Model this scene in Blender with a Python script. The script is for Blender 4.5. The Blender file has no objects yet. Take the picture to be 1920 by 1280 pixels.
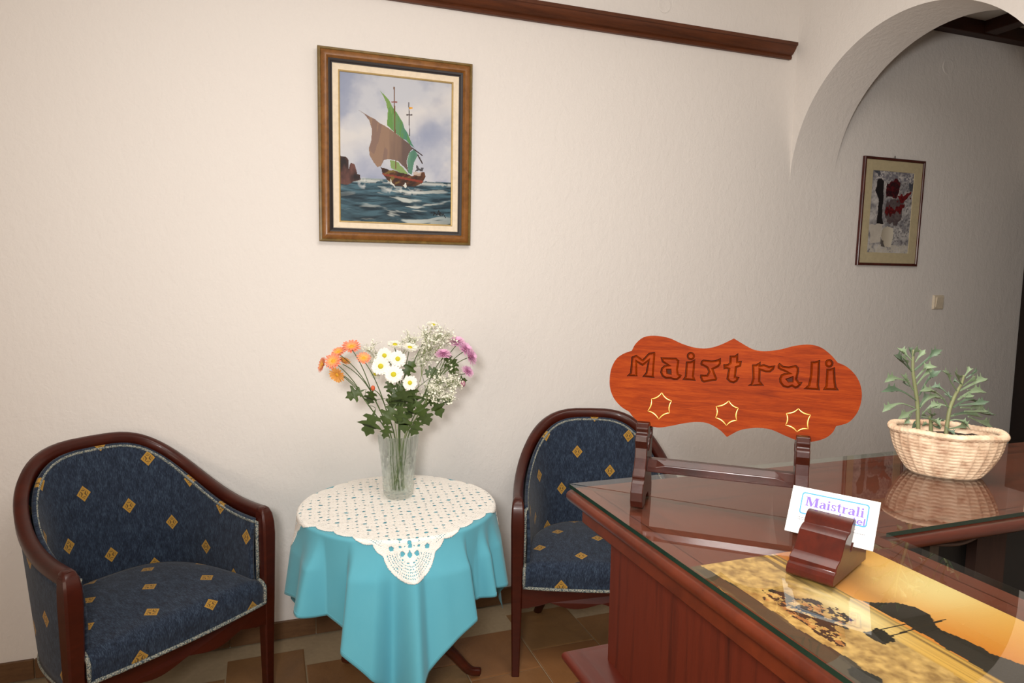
import bpy, bmesh, math, random
import numpy as np
from mathutils import Vector, Matrix
from mathutils.geometry import tessellate_polygon

scene = bpy.context.scene
COL = scene.collection
PI = math.pi
R = math.radians

# ------------------------------------------------------------------ camera
cam_data = bpy.data.cameras.new('camera')
cam_data.sensor_width = 36.0
cam_data.lens = 24.0
cam_data.clip_start = 0.05
cam = bpy.data.objects.new('camera', cam_data)
COL.objects.link(cam)
_yaw, _pitch, _roll = R(19.98), R(5.69), R(0.86)
_f0 = Vector((math.sin(_yaw), math.cos(_yaw), 0)); _r0 = Vector((math.cos(_yaw), -math.sin(_yaw), 0)); _u0 = Vector((0, 0, 1))
_fw = _f0*math.cos(_pitch) - _u0*math.sin(_pitch)
_up = _u0*math.cos(_pitch) + _f0*math.sin(_pitch)
_ri = _r0*math.cos(_roll) + _up*math.sin(_roll)
_ui = _up*math.cos(_roll) - _r0*math.sin(_roll)
cam.matrix_world = Matrix(((_ri.x, _ui.x, -_fw.x, 0), (_ri.y, _ui.y, -_fw.y, 0), (_ri.z, _ui.z, -_fw.z, 1.5), (0, 0, 0, 1)))
scene.camera = cam

# ------------------------------------------------------------------ world, lights, exposure
world = bpy.data.worlds.new('world'); scene.world = world
world.use_nodes = True
world.node_tree.nodes['Background'].inputs[0].default_value = (1.0, 0.93, 0.86, 1)
world.node_tree.nodes['Background'].inputs[1].default_value = 0.05

def lamp(name, kind, loc, power, color, size, target=None):
    d = bpy.data.lights.new(name, kind); d.energy = power; d.color = color
    if kind == 'AREA':
        d.shape = 'DISK'; d.size = size
    else:
        d.shadow_soft_size = size
    o = bpy.data.objects.new(name, d); COL.objects.link(o); o.location = loc
    if target is not None:
        o.rotation_euler = (Vector(target) - Vector(loc)).to_track_quat('-Z', 'Y').to_euler()
    return o

fl = lamp('camera_flash', 'SPOT', (-0.20, -0.15, 1.70), 139, (1.0, 0.98, 0.955), 0.13, (1.3, 2.8, 1.8))
fl.data.spot_size = R(120); fl.data.spot_blend = 1.0
lamp('ceiling_lamp_light', 'AREA', (0.7, 0.6, 2.93), 34, (1.0, 0.93, 0.86), 1.5, (0.7, 0.6, 0))
left_fill = lamp('left_fill_light', 'AREA', (-2.44, -0.75, 1.62), 36, (1.0, 0.82, 0.66), 1.5, (0.6, 1.2, 1.5))  # added warm fill from the left, no real window behind it
left_fill.data.shape = 'RECTANGLE'; left_fill.data.size = 1.5; left_fill.data.size_y = 1.3

vs = scene.view_settings
vs.view_transform = 'Standard'; vs.look = 'None'; vs.gamma = 1.0; vs.use_curve_mapping = False
vs.exposure = 0.27

# ------------------------------------------------------------------ traced sizes (metres, in each thing's own frame or in the room)
SIGN_ANG = -0.7027
BOARD = [(-0.0247,0.2194),(-0.0194,0.2304),(-0.0082,0.2404),(0.008,0.2435),(0.029,0.241),(0.0476,0.2337),(0.0659,0.2289),(0.0837,0.2286),(0.101,0.2341),(0.12,0.2446),(0.1354,0.2358),(0.1484,0.2298),(0.1632,0.2288),(0.1817,0.232),(0.2018,0.2385),(0.2199,0.2408),(0.234,0.2376),(0.2463,0.2285),(0.2555,0.2182),(0.2664,0.2135),(0.2764,0.2045),(0.2836,0.1922),(0.2867,0.1775),(0.2854,0.1626),(0.2806,0.1495),(0.2715,0.1381),(0.2572,0.1321),(0.2528,0.1225),(0.2434,0.1141),(0.2278,0.1083),(0.2119,0.1078),(0.1934,0.1136),(0.1767,0.1197),(0.1621,0.121),(0.1476,0.1192),(0.133,0.1145),(0.1175,0.1041),(0.1073,0.1132),(0.0916,0.1208),(0.0761,0.1217),(0.0585,0.1185),(0.0407,0.1132),(0.0227,0.1088),(0.0088,0.1099),(-0.0054,0.1133),(-0.0152,0.1195),(-0.0233,0.1282),(-0.0351,0.1343),(-0.0466,0.1453),(-0.0535,0.1591),(-0.0556,0.1733),(-0.0542,0.1902),(-0.0478,0.205),(-0.0375,0.2139)]
LETTERS = [[[(-0.0301,0.1808),(-0.0254,0.1861),(-0.0246,0.2102),(-0.0173,0.2136),(-0.0078,0.2074),(0.0008,0.2176),(0.0098,0.2193),(0.0104,0.2166),(0.0098,0.185),(0.0115,0.1809),(-0.007,0.1811),(-0.0022,0.1881),(0.0001,0.2042),(-0.0072,0.1973),(-0.0156,0.2017),(-0.0143,0.1834),(-0.0134,0.1817)]],[[(0.018,0.2121),(0.0233,0.2119),(0.033,0.2122),(0.0411,0.2125),(0.0456,0.2088),(0.0454,0.2039),(0.0445,0.195),(0.0458,0.1893),(0.0506,0.1876),(0.0485,0.1836),(0.0444,0.1799),(0.0396,0.1796),(0.0343,0.1809),(0.0275,0.1805),(0.022,0.1838),(0.019,0.1895),(0.0199,0.196),(0.024,0.2002),(0.0283,0.2009),(0.0253,0.2022),(0.0208,0.2049)],[(0.0287,0.1941),(0.0335,0.1944),(0.0341,0.1885),(0.0295,0.1892)]],[[(0.0515,0.1809),(0.0547,0.186),(0.0552,0.2079),(0.0613,0.2083),(0.0682,0.2121),(0.0681,0.1965),(0.0677,0.1868),(0.0708,0.1805)]],[[(0.0762,0.2033),(0.0755,0.2067),(0.0767,0.2101),(0.0794,0.212),(0.0906,0.2114),(0.0961,0.2122),(0.1037,0.2158),(0.1042,0.2074),(0.1012,0.2025),(0.0945,0.1987),(0.0977,0.1912),(0.1002,0.1861),(0.099,0.1827),(0.0922,0.1817),(0.0817,0.1788),(0.0783,0.1808),(0.0762,0.1859),(0.0764,0.1903),(0.0811,0.1901),(0.0852,0.1904),(0.0873,0.1949),(0.0847,0.2),(0.0795,0.2026)]],[[(0.1074,0.2071),(0.1129,0.2075),(0.1155,0.2095),(0.1154,0.2198),(0.1222,0.2202),(0.127,0.2242),(0.1275,0.2126),(0.1325,0.2134),(0.1315,0.2053),(0.1262,0.203),(0.1255,0.1907),(0.1305,0.19),(0.1277,0.1837),(0.1229,0.1805),(0.1174,0.1816),(0.1126,0.186),(0.1142,0.1999),(0.1118,0.2007),(0.1082,0.1995)]],[[(0.1413,0.1787),(0.1457,0.1816),(0.1475,0.1893),(0.1461,0.209),(0.1514,0.2093),(0.1574,0.2139),(0.1576,0.2092),(0.1619,0.2104),(0.1691,0.208),(0.1769,0.2095),(0.1754,0.2038),(0.1708,0.1993),(0.1651,0.1989),(0.158,0.2008),(0.1583,0.1863),(0.1638,0.1801)]],[[(0.1801,0.2055),(0.1799,0.2101),(0.1819,0.2135),(0.1873,0.2096),(0.1942,0.2091),(0.2035,0.2118),(0.2075,0.2081),(0.2077,0.2026),(0.2061,0.1923),(0.2088,0.1884),(0.213,0.1887),(0.2111,0.1844),(0.2079,0.1805),(0.2041,0.1788),(0.1997,0.1813),(0.1947,0.1788),(0.1878,0.1804),(0.1832,0.1861),(0.1825,0.1916),(0.1848,0.1974),(0.189,0.1995),(0.1937,0.1998),(0.1889,0.2014),(0.1837,0.2034)],[(0.1929,0.191),(0.1996,0.1942),(0.1998,0.1887),(0.1951,0.1883)]],[[(0.2143,0.1791),(0.2199,0.185),(0.2219,0.1989),(0.2219,0.2177),(0.2273,0.218),(0.2337,0.2207),(0.234,0.1997),(0.2337,0.186),(0.2353,0.1788)]],[[(0.2386,0.1795),(0.2417,0.1856),(0.2419,0.2089),(0.2464,0.2091),(0.2525,0.2118),(0.2542,0.192),(0.2557,0.1848),(0.2588,0.1805)]]]
DOTS = [[(0.0675,0.2164),(0.0668,0.219),(0.065,0.221),(0.0626,0.222),(0.06,0.2219),(0.0577,0.2206),(0.0562,0.2184),(0.0557,0.2157),(0.0565,0.2131),(0.0582,0.2111),(0.0606,0.2101),(0.0633,0.2102),(0.0655,0.2115),(0.0671,0.2137)],[(0.2504,0.2167),(0.2498,0.2192),(0.2482,0.2211),(0.246,0.2222),(0.2436,0.222),(0.2415,0.2208),(0.2401,0.2186),(0.2397,0.216),(0.2404,0.2135),(0.2419,0.2115),(0.2441,0.2105),(0.2465,0.2107),(0.2486,0.2119),(0.25,0.2141)]]
STARS = [[(0.0232,0.1602),(0.0381,0.1493),(0.0362,0.1313),(0.0208,0.1205),(0.0039,0.1316),(0.0084,0.15)],[(0.1177,0.1556),(0.1312,0.1463),(0.1298,0.1285),(0.116,0.1198),(0.1003,0.13),(0.1003,0.1463)],[(0.2092,0.1521),(0.2252,0.1447),(0.2231,0.1251),(0.2089,0.1198),(0.1937,0.1278),(0.194,0.1443)]]
BRKT = [(-0.0052,-0.0101),(0.0054,0.1166),(0.2218,-0.0055),(0.2163,0.117),(0.0195,0.0476),(0.2093,0.0471)]
HEADS = [('o',[0.181,2.36,1.185],0.046),('o',[0.213,2.33,1.199],0.05),('o',[0.236,2.38,1.223],0.042),('o',[0.278,2.37,1.241],0.056),('o',[0.316,2.35,1.204],0.042),('o',[0.255,2.4,1.189],0.04),('o',[0.225,2.32,1.155],0.05),('b',[0.342,2.32,1.104],0.014),('w',[0.388,2.36,1.21],0.056),('w',[0.427,2.32,1.202],0.06),('w',[0.367,2.31,1.18],0.064),('w',[0.407,2.29,1.153],0.066),('w',[0.461,2.28,1.124],0.054),('w',[0.432,2.4,1.242],0.06),('w',[0.481,2.38,1.233],0.06),('w',[0.359,2.38,1.144],0.046),('w',[0.572,2.41,1.31],0.055),('p',[0.652,2.38,1.247],0.056),('p',[0.678,2.36,1.223],0.056),('p',[0.691,2.34,1.199],0.056),('p',[0.597,2.36,1.207],0.05),('p',[0.687,2.36,1.143],0.042),('q',[0.671,2.36,1.099],0.018)]
LEAVES = [([0.288,2.34,1.086],0.06,200),([0.339,2.35,1.07],0.055,250),([0.333,2.31,0.989],0.085,250),([0.405,2.35,1.107],0.05,270),([0.472,2.36,1.158],0.06,60),([0.44,2.3,1.069],0.085,260),([0.432,2.31,1.018],0.07,250),([0.396,2.3,1.017],0.07,230),([0.569,2.34,1.03],0.07,300),([0.519,2.32,1.001],0.07,290),([0.626,2.38,1.181],0.06,300),([0.553,2.38,1.142],0.05,20),([0.606,2.36,1.039],0.035,20),([0.386,2.3,0.961],0.05,260),([0.494,2.32,0.962],0.06,250),([0.476,2.33,1.067],0.08,280),([0.433,2.34,1.087],0.06,240),([0.473,2.34,1.02],0.06,250),([0.639,2.37,1.161],0.05,250),([0.663,2.36,1.112],0.035,10),([0.396,2.31,1.064],0.022,180),([0.543,2.36,1.053],0.06,330),([0.422,2.36,1.049],0.07,220),([0.453,2.33,0.983],0.07,265),([0.499,2.3,1.036],0.06,300)]
GYP = [([0.568,2.38,1.287],0.045),([0.536,2.4,1.263],0.04),([0.607,2.37,1.275],0.042),([0.562,2.42,1.224],0.035),([0.525,2.42,1.21],0.04),([0.484,2.42,1.267],0.03),([0.358,2.42,1.224],0.03),([0.374,2.43,1.187],0.025),([0.577,2.33,1.123],0.042),([0.616,2.34,1.105],0.038),([0.559,2.32,1.09],0.035),([0.603,2.33,1.071],0.03),([0.553,2.38,1.101],0.032),([0.642,2.36,1.121],0.032),([0.599,2.4,1.153],0.035)]
PLANTS = [([[1.0357,0.83,1.2639],[1.0279,0.83,1.29],[1.0173,0.83,1.3286],[1.012,0.83,1.3477],[1.0099,0.83,1.3692],[1.0101,0.83,1.3842]],[[[1.0084,0.83,1.3498],[0.9694,0.8153,1.3672],[0.9325,0.8006,1.3816]],[[1.0094,0.83,1.3478],[0.9854,0.8202,1.3637],[0.9585,0.8104,1.3791]],[[1.0094,0.83,1.3654],[1.0044,0.8385,1.3746],[0.9923,0.8471,1.3865]],[[1.0088,0.83,1.3717],[1.0054,0.8314,1.3804],[1.0012,0.8328,1.3891]],[[1.0112,0.83,1.3729],[0.9952,0.8156,1.3837],[0.9833,0.8011,1.3935]],[[1.0163,0.83,1.3633],[1.0204,0.8266,1.3743],[1.0286,0.8232,1.3851]],[[1.0152,0.83,1.3495],[1.0423,0.8287,1.3684],[1.0518,0.8274,1.3772],[1.0712,0.8261,1.3831]],[[1.0176,0.83,1.3336],[1.0238,0.8218,1.3497],[1.023,0.8136,1.3571],[1.0362,0.8054,1.3578]],[[1.0227,0.83,1.3252],[1.0494,0.8364,1.3417],[1.0722,0.8427,1.349]],[[1.0297,0.83,1.3065],[1.0344,0.8208,1.3331],[1.0355,0.8116,1.3433],[1.0415,0.8024,1.3525]],[[1.007,0.83,1.3296],[0.9809,0.8268,1.3368],[0.9573,0.8236,1.3395],[0.9397,0.8204,1.3335]],[[1.0168,0.83,1.316],[1.0011,0.8293,1.3306],[0.9838,0.8286,1.3452]],[[1.0263,0.83,1.2971],[0.9941,0.8277,1.3136],[0.9643,0.8253,1.3203],[0.936,0.823,1.3177]],[[1.0206,0.83,1.2865],[0.9915,0.831,1.2948],[0.9668,0.8321,1.289],[0.9538,0.8331,1.2817]],[[1.0335,0.83,1.2852],[1.0515,0.8343,1.2956],[1.0721,0.8386,1.3003],[1.1112,0.843,1.2937]],[[1.0332,0.83,1.2884],[1.0594,0.8436,1.2962],[1.0863,0.8572,1.3017]],[[1.026,0.83,1.283],[0.9971,0.8217,1.2793],[0.9665,0.8135,1.2733]],[[1.0172,0.83,1.2778],[1.014,0.8336,1.267],[1.0091,0.8372,1.2569]],[[1.0357,0.83,1.2639],[1.0295,0.8351,1.2593],[1.0323,0.8403,1.2405]],[[1.0414,0.83,1.2751],[1.0474,0.822,1.2879],[1.0592,0.814,1.2926]],[[1.0385,0.83,1.2701],[1.041,0.8125,1.2685],[1.0437,0.7951,1.2594]],[[1.0094,0.83,1.3226],[1.0178,0.8441,1.3225],[1.0239,0.8583,1.3252]]]),([[1.0729,0.81,1.262],[1.0764,0.81,1.2784],[1.0844,0.81,1.301],[1.0933,0.81,1.3159],[1.1008,0.81,1.3271],[1.1045,0.81,1.3409]],[[[1.0916,0.81,1.3147],[1.069,0.8048,1.3317],[1.0522,0.7996,1.3456],[1.0319,0.7944,1.3539]],[[1.0745,0.81,1.2875],[1.0478,0.8051,1.3099],[1.017,0.8003,1.3197],[0.9861,0.7954,1.3213]],[[1.082,0.81,1.2986],[1.0738,0.8177,1.3136],[1.0655,0.8253,1.3197],[1.057,0.833,1.3186]],[[1.0969,0.81,1.3144],[1.1273,0.811,1.3245],[1.1461,0.812,1.33],[1.1664,0.813,1.3323]],[[1.0942,0.81,1.2992],[1.1149,0.8085,1.31],[1.134,0.8071,1.3133],[1.1559,0.8056,1.3099]],[[1.086,0.81,1.2868],[1.113,0.8151,1.2948],[1.1376,0.8202,1.2965],[1.1647,0.8253,1.2883]],[[1.101,0.81,1.3258],[1.0686,0.7935,1.3409],[1.0386,0.777,1.3543]],[[1.1057,0.81,1.3383],[1.1202,0.8155,1.346],[1.1303,0.821,1.3539]],[[1.1096,0.81,1.3356],[1.1165,0.8047,1.3438],[1.1184,0.7993,1.3559]],[[1.1048,0.81,1.3231],[1.0997,0.7955,1.3344],[1.0926,0.7809,1.3444]],[[1.0788,0.81,1.2719],[1.1102,0.8126,1.2747],[1.1393,0.8153,1.2712],[1.1704,0.8179,1.2636]],[[1.089,0.81,1.2751],[1.1432,0.8185,1.2756],[1.1892,0.827,1.2674],[1.2287,0.8355,1.2607]],[[1.0762,0.81,1.2644],[1.0856,0.8028,1.2678],[1.094,0.7956,1.2638],[1.0994,0.7885,1.2542]],[[1.0794,0.81,1.2507],[1.1061,0.813,1.2515],[1.1316,0.816,1.2519]],[[1.0701,0.81,1.2558],[1.0711,0.8022,1.2498],[1.0753,0.7944,1.2443]],[[1.1233,0.81,1.2693],[1.1611,0.8166,1.2565],[1.2057,0.8232,1.2416]],[[1.0735,0.81,1.2888],[1.0635,0.816,1.292],[1.0528,0.8219,1.2851]],[[1.0979,0.81,1.2901],[1.1207,0.7996,1.2934],[1.1414,0.7892,1.2981]],[[1.1037,0.81,1.2859],[1.1438,0.8195,1.2819],[1.1847,0.8289,1.2806]],[[1.1133,0.81,1.2789],[1.1514,0.8139,1.2761],[1.181,0.8177,1.2737]],[[1.0955,0.81,1.3273],[1.0943,0.8147,1.3304],[1.0918,0.8194,1.3298]],[[1.1162,0.81,1.3161],[1.1434,0.8192,1.3134],[1.1706,0.8283,1.3134]],[[1.0997,0.81,1.3054],[1.111,0.8064,1.3042],[1.1236,0.8029,1.3068]],[[1.091,0.81,1.3045],[1.0846,0.8172,1.3048],[1.0794,0.8243,1.309]]]),([[1.0749,0.838,1.2493],[1.0724,0.838,1.2561],[1.07,0.838,1.2628],[1.0685,0.838,1.2681]],[[[1.0746,0.838,1.252],[1.0779,0.8491,1.2507],[1.0797,0.8601,1.2442]],[[1.0724,0.838,1.2561],[1.0715,0.8238,1.2617],[1.0687,0.8097,1.2649]],[[1.0698,0.838,1.2641],[1.0715,0.8481,1.2672],[1.0736,0.8582,1.2643]],[[1.0695,0.838,1.2667],[1.0718,0.8333,1.2727],[1.0674,0.8286,1.2752]],[[1.0736,0.838,1.2534],[1.0832,0.8361,1.2479],[1.0934,0.8342,1.2464]],[[1.071,0.838,1.2614],[1.0565,0.8253,1.2726],[1.0293,0.8125,1.2831]]])]
SUN = {'hill':[(0.271,0.51),(0.294,0.642),(0.323,0.681),(0.359,0.684),(0.41,0.608),(0.445,0.627),(0.483,0.642),(0.508,0.634),(0.581,0.695),(0.667,0.551),(0.595,0.487),(0.544,0.501),(0.471,0.505),(0.373,0.518)],'sun':[(0.266,0.962)],'boat':[(0.367,0.3),(0.365,0.367),(0.374,0.39),(0.403,0.378),(0.414,0.357),(0.418,0.306),(0.396,0.299)],'mast1':[(0.373,0.349),(0.37,0.526)],'mast2':[(0.397,0.379),(0.383,0.71)],'tree':[(0.138,0.155),(0.141,0.223),(0.188,0.259),(0.235,0.261),(0.253,0.37),(0.318,0.326),(0.367,0.222),(0.382,0.131),(0.351,0.126),(0.304,0.107),(0.24,0.14),(0.175,0.137)],'fore':[(0.005,0.019),(0.029,0.069),(0.154,0.086),(0.297,0.066),(0.395,0.092),(0.443,0.096),(0.524,0.07),(0.491,-0.027),(0.287,0.005)],'bush':[(0.46,0.037),(0.462,0.081),(0.512,0.096),(0.552,0.053),(0.53,0.01)],'glit':[(0.286,0.42)],'hor':[(-0.024,0.367),(0.271,0.51),(0.543,0.504)]}
SHIP = {'brown':[(0.138,0.234),(0.217,0.265),(0.297,0.296),(0.412,0.343),(0.515,0.391),(0.607,0.441),(0.637,0.475),(0.609,0.503),(0.587,0.576),(0.6,0.643),(0.565,0.604),(0.507,0.57),(0.438,0.555),(0.381,0.57),(0.353,0.611),(0.324,0.621),(0.29,0.587),(0.255,0.544),(0.248,0.491),(0.271,0.429),(0.275,0.358),(0.252,0.307),(0.206,0.265)],'green':[(0.346,0.099),(0.397,0.135),(0.467,0.207),(0.559,0.318),(0.654,0.466),(0.561,0.416),(0.481,0.375),(0.406,0.325),(0.422,0.227),(0.386,0.149)],'jib':[(0.609,0.503),(0.654,0.475),(0.689,0.518),(0.656,0.573),(0.635,0.655),(0.6,0.647),(0.593,0.576)],'low':[(0.432,0.564),(0.507,0.574),(0.6,0.656),(0.543,0.658),(0.445,0.621)],'hull':[(0.347,0.615),(0.428,0.635),(0.52,0.645),(0.635,0.664),(0.749,0.633),(0.763,0.66),(0.728,0.715),(0.659,0.735),(0.544,0.747),(0.475,0.74),(0.417,0.706),(0.371,0.663)],'mast1':[(0.472,0.064),(0.487,0.62)],'mast2':[(0.605,0.159),(0.613,0.387)],'flag':[(0.608,0.192),(0.639,0.19),(0.639,0.204),(0.609,0.206)],'tree1':[(0.587,0.245),(0.632,0.242)],'tree2':[(0.455,0.167),(0.494,0.165)],'yard':[(0.637,0.471),(0.729,0.517)],'yard2':[(0.689,0.518),(0.73,0.571)],'rocks':[(-0.02,0.554),(0.049,0.569),(0.072,0.594),(0.067,0.647),(0.095,0.606),(0.13,0.614),(0.147,0.67),(0.17,0.678),(0.176,0.722),(0.096,0.742),(-0.019,0.749)],'crew':[(0.673,0.591),(0.693,0.59),(0.714,0.612),(0.737,0.606),(0.731,0.629),(0.668,0.631)],'deck':[(0.646,0.641),(0.726,0.632),(0.715,0.661),(0.652,0.663)],'foam1':[(0.435,0.723),(0.446,0.696),(0.475,0.745)],'foam2':[(0.567,0.72),(0.585,0.737),(0.55,0.747)],'sig':[(0.813,0.921),(0.848,0.916),(0.837,0.939),(0.853,0.92),(0.871,0.936),(0.888,0.901),(0.906,0.938),(0.885,0.927),(0.905,0.915),(0.92,0.937),(0.929,0.923),(0.952,0.95)],'hor':[(0.234,0.701),(0.986,0.698)]}
PIC2 = {'trunk':[(0.113,0.179),(0.142,0.116),(0.213,0.087),(0.279,0.119),(0.303,0.312),(0.297,0.559),(0.357,0.646),(0.187,0.65),(0.181,0.351),(0.093,0.232)],'roof':[(0.331,0.152),(0.581,0.084),(0.698,0.127),(0.657,0.227),(0.615,0.327),(0.372,0.327)],'red1':[(0.609,0.283),(0.814,0.284),(0.955,0.233),(0.981,0.286),(0.84,0.337),(0.674,0.352)],'red2':[(0.351,0.451),(0.458,0.413),(0.575,0.444),(0.717,0.386),(0.828,0.382),(0.732,0.493),(0.512,0.535),(0.376,0.504)],'shade':[(0.412,0.343),(0.82,0.329),(0.74,0.546),(0.68,0.655),(0.451,0.643),(0.365,0.557)],'pot':[(0.338,0.699),(0.455,0.67),(0.591,0.693),(0.612,0.764),(0.587,0.854),(0.566,0.922),(0.413,0.924),(0.358,0.858),(0.311,0.788)],'potsh':[(0.302,0.806),(0.373,0.857),(0.413,0.924),(0.317,0.92)],'steps':[(0.019,0.671),(0.318,0.638),(0.328,0.858),(0.063,0.88)],'dark':[(0.901,0.127),(1.012,0.122),(1.007,0.213),(0.915,0.217)],'dark2':[(0.019,0.008),(0.185,0.009),(0.174,0.071),(0.097,0.048)]}

# ------------------------------------------------------------------ helpers
def srgb(r, g, b):
    f = lambda c: (c/255/12.92) if c/255 <= 0.04045 else ((c/255+0.055)/1.055)**2.4
    return (f(r), f(g), f(b), 1.0)

def tag(o, label=None, cat=None, group=None, kind=None):
    if label: o['label'] = label
    if cat: o['category'] = cat
    if group: o['group'] = group
    if kind: o['kind'] = kind
    return o

def empty(name, loc=(0, 0, 0), rz=0.0):
    o = bpy.data.objects.new(name, None); COL.objects.link(o)
    o.location = loc; o.rotation_euler = (0, 0, rz); o.empty_display_size = 0.05
    return o

class MB:
    """collects geometry for ONE mesh object"""
    def __init__(self): self.v = []; self.f = []; self.mi = []; self.uv = None
    def add(self, vs, fs, m=0):
        n = len(self.v); self.v += [tuple(p) for p in vs]
        self.f += [tuple(i+n for i in f) for f in fs]; self.mi += [m]*len(fs)
        return self
    def box(self, x0, x1, y0, y1, z0, z1, m=0):
        vs = [(x, y, z) for z in (z0, z1) for y in (y0, y1) for x in (x0, x1)]
        return self.add(vs, [(0, 2, 3, 1), (4, 5, 7, 6), (0, 1, 5, 4), (2, 6, 7, 3), (0, 4, 6, 2), (1, 3, 7, 5)], m)
    def prism(self, loops, w0, w1, to3, m=0, mside=None):
        """2-D loops (outer first, then holes) extruded from w0 to w1; to3(a,b,w) -> point"""
        pts = [p for l in loops for p in l]
        tris = tessellate_polygon([[Vector((a, b, 0)) for a, b in l] for l in loops])
        n = len(pts); vs = [to3(a, b, w0) for a, b in pts] + [to3(a, b, w1) for a, b in pts]
        self.add(vs, [tuple(t) for t in tris] + [tuple(i+n for i in reversed(t)) for t in tris], m)
        k = len(self.v) - 2*n; s = 0
        for l in loops:
            q = len(l)
            for i in range(q):
                j = (i+1) % q
                self.f.append((k+s+i, k+s+j, k+n+s+j, k+n+s+i)); self.mi.append(m if mside is None else mside)
            s += q
        return self
    def rings(self, rings, cap0=True, cap1=True, closed=True, m=0):
        n = len(rings[0]); vs = [p for r in rings for p in r]; fs = []
        for i in range(len(rings)-1):
            for j in range(n if closed else n-1):
                a = i*n+j; b = i*n+(j+1) % n
                fs.append((a, b, b+n, a+n))
        if cap0: fs.append(tuple(reversed(range(n))))
        if cap1: fs.append(tuple(range((len(rings)-1)*n, len(rings)*n)))
        return self.add(vs, fs, m)
    def tube(self, pts, r0, r1=None, n=6, cap=True):
        P = [Vector(p) for p in pts]; r1 = r0 if r1 is None else r1
        rings = []; nrm = None
        for i, p in enumerate(P):
            t = (P[min(i+1, len(P)-1)] - P[max(i-1, 0)]).normalized()
            if nrm is None:
                nrm = t.orthogonal().normalized()
            else:
                nrm = (nrm - t*nrm.dot(t))
                nrm = nrm.normalized() if nrm.length > 1e-6 else t.orthogonal().normalized()
            b = t.cross(nrm); k = i/max(1, len(P)-1)
            rr = r0(k) if callable(r0) else r0+(r1-r0)*k
            rings.append([tuple(p + (nrm*math.cos(a)+b*math.sin(a))*rr) for a in [2*PI*j/n for j in range(n)]])
        return self.rings(rings, cap, cap)
    def sweep(self, pts, profile, cap=True):
        P = [Vector(p) for p in pts]; rings = []
        for i, p in enumerate(P):
            t = (P[min(i+1, len(P)-1)] - P[max(i-1, 0)]).normalized()
            s = t.cross(Vector((0, 0, 1))).normalized(); u = s.cross(t)
            rings.append([tuple(p + s*a + u*b) for a, b in profile])
        return self.rings(rings, cap, cap)
    def grid(self, nu, nv, fn, uvfn=None, m=0, wrap=False):
        """(nu+1)x(nv+1) points"""
        vs = []; uv = []
        for j in range(nv+1):
            for i in range(nu if wrap else nu+1):
                vs.append(fn(i/nu, j/nv)); uv.append(uvfn(i/nu, j/nv) if uvfn else (0, 0))
        w = nu if wrap else nu+1; fs = []
        for j in range(nv):
            for i in range(nu):
                a = j*w+i; b = j*w+((i+1) % w if wrap else i+1)
                fs.append((a, b, b+w, a+w))
        if uvfn: self.uv = (self.uv or []) + [(0, 0)]*(len(self.v)-len(self.uv or [])) + uv
        return self.add(vs, fs, m)
    def build(self, name, mats, parent=None, smooth=False, sharp=None, normals=True):
        me = bpy.data.meshes.new(name)
        me.from_pydata(self.v, [], self.f)
        mats = mats if isinstance(mats, (list, tuple)) else [mats]
        for mt in mats: me.materials.append(mt)
        if len(mats) > 1: me.polygons.foreach_set('material_index', self.mi)
        if self.uv:
            uvl = me.uv_layers.new(name='UVMap'); uv = self.uv + [(0, 0)]*(len(self.v)-len(self.uv))
            li = np.empty(len(me.loops), dtype=np.int32); me.loops.foreach_get('vertex_index', li)
            uvl.data.foreach_set('uv', np.array(uv, dtype=np.float32)[li].ravel())
        if normals:
            bm = bmesh.new(); bm.from_mesh(me); bmesh.ops.recalc_face_normals(bm, faces=bm.faces); bm.to_mesh(me); bm.free()
        if smooth:
            me.polygons.foreach_set('use_smooth', [True]*len(me.polygons))
            if sharp: me.set_sharp_from_angle(angle=R(sharp))
        me.update()
        o = bpy.data.objects.new(name, me); COL.objects.link(o)
        if parent is not None: o.parent = parent
        return o

def bevel(o, w, seg=2, ang=40):
    m = o.modifiers.new('bevel', 'BEVEL'); m.width = w; m.segments = seg; m.limit_method = 'ANGLE'; m.angle_limit = R(ang)
    return o
def solidify(o, t, off=-1):
    m = o.modifiers.new('solidify', 'SOLIDIFY'); m.thickness = t; m.offset = off
    return o

def copy_tree(o, parent=None):
    c = o.copy(); COL.objects.link(c); c.parent = parent
    for ch in list(o.children): copy_tree(ch, c)
    return c

def catmull(pts, n=8, closed=False):
    P = [Vector(p) for p in pts]; out = []
    m = len(P)
    for i in range(m if closed else m-1):
        p1, p2 = P[i], P[(i+1) % m]
        p0 = P[i-1] if (i > 0 or closed) else p1*2-p2
        p3 = P[(i+2) % m] if (i+2 < m or closed) else p2*2-p1
        for k in range(n):
            t = k/n
            out.append(0.5*((2*p1)+(p2-p0)*t+(2*p0-5*p1+4*p2-p3)*t*t+(3*p1-p0-3*p2+p3)*t**3))
    if not closed: out.append(P[-1])
    return out

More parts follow.
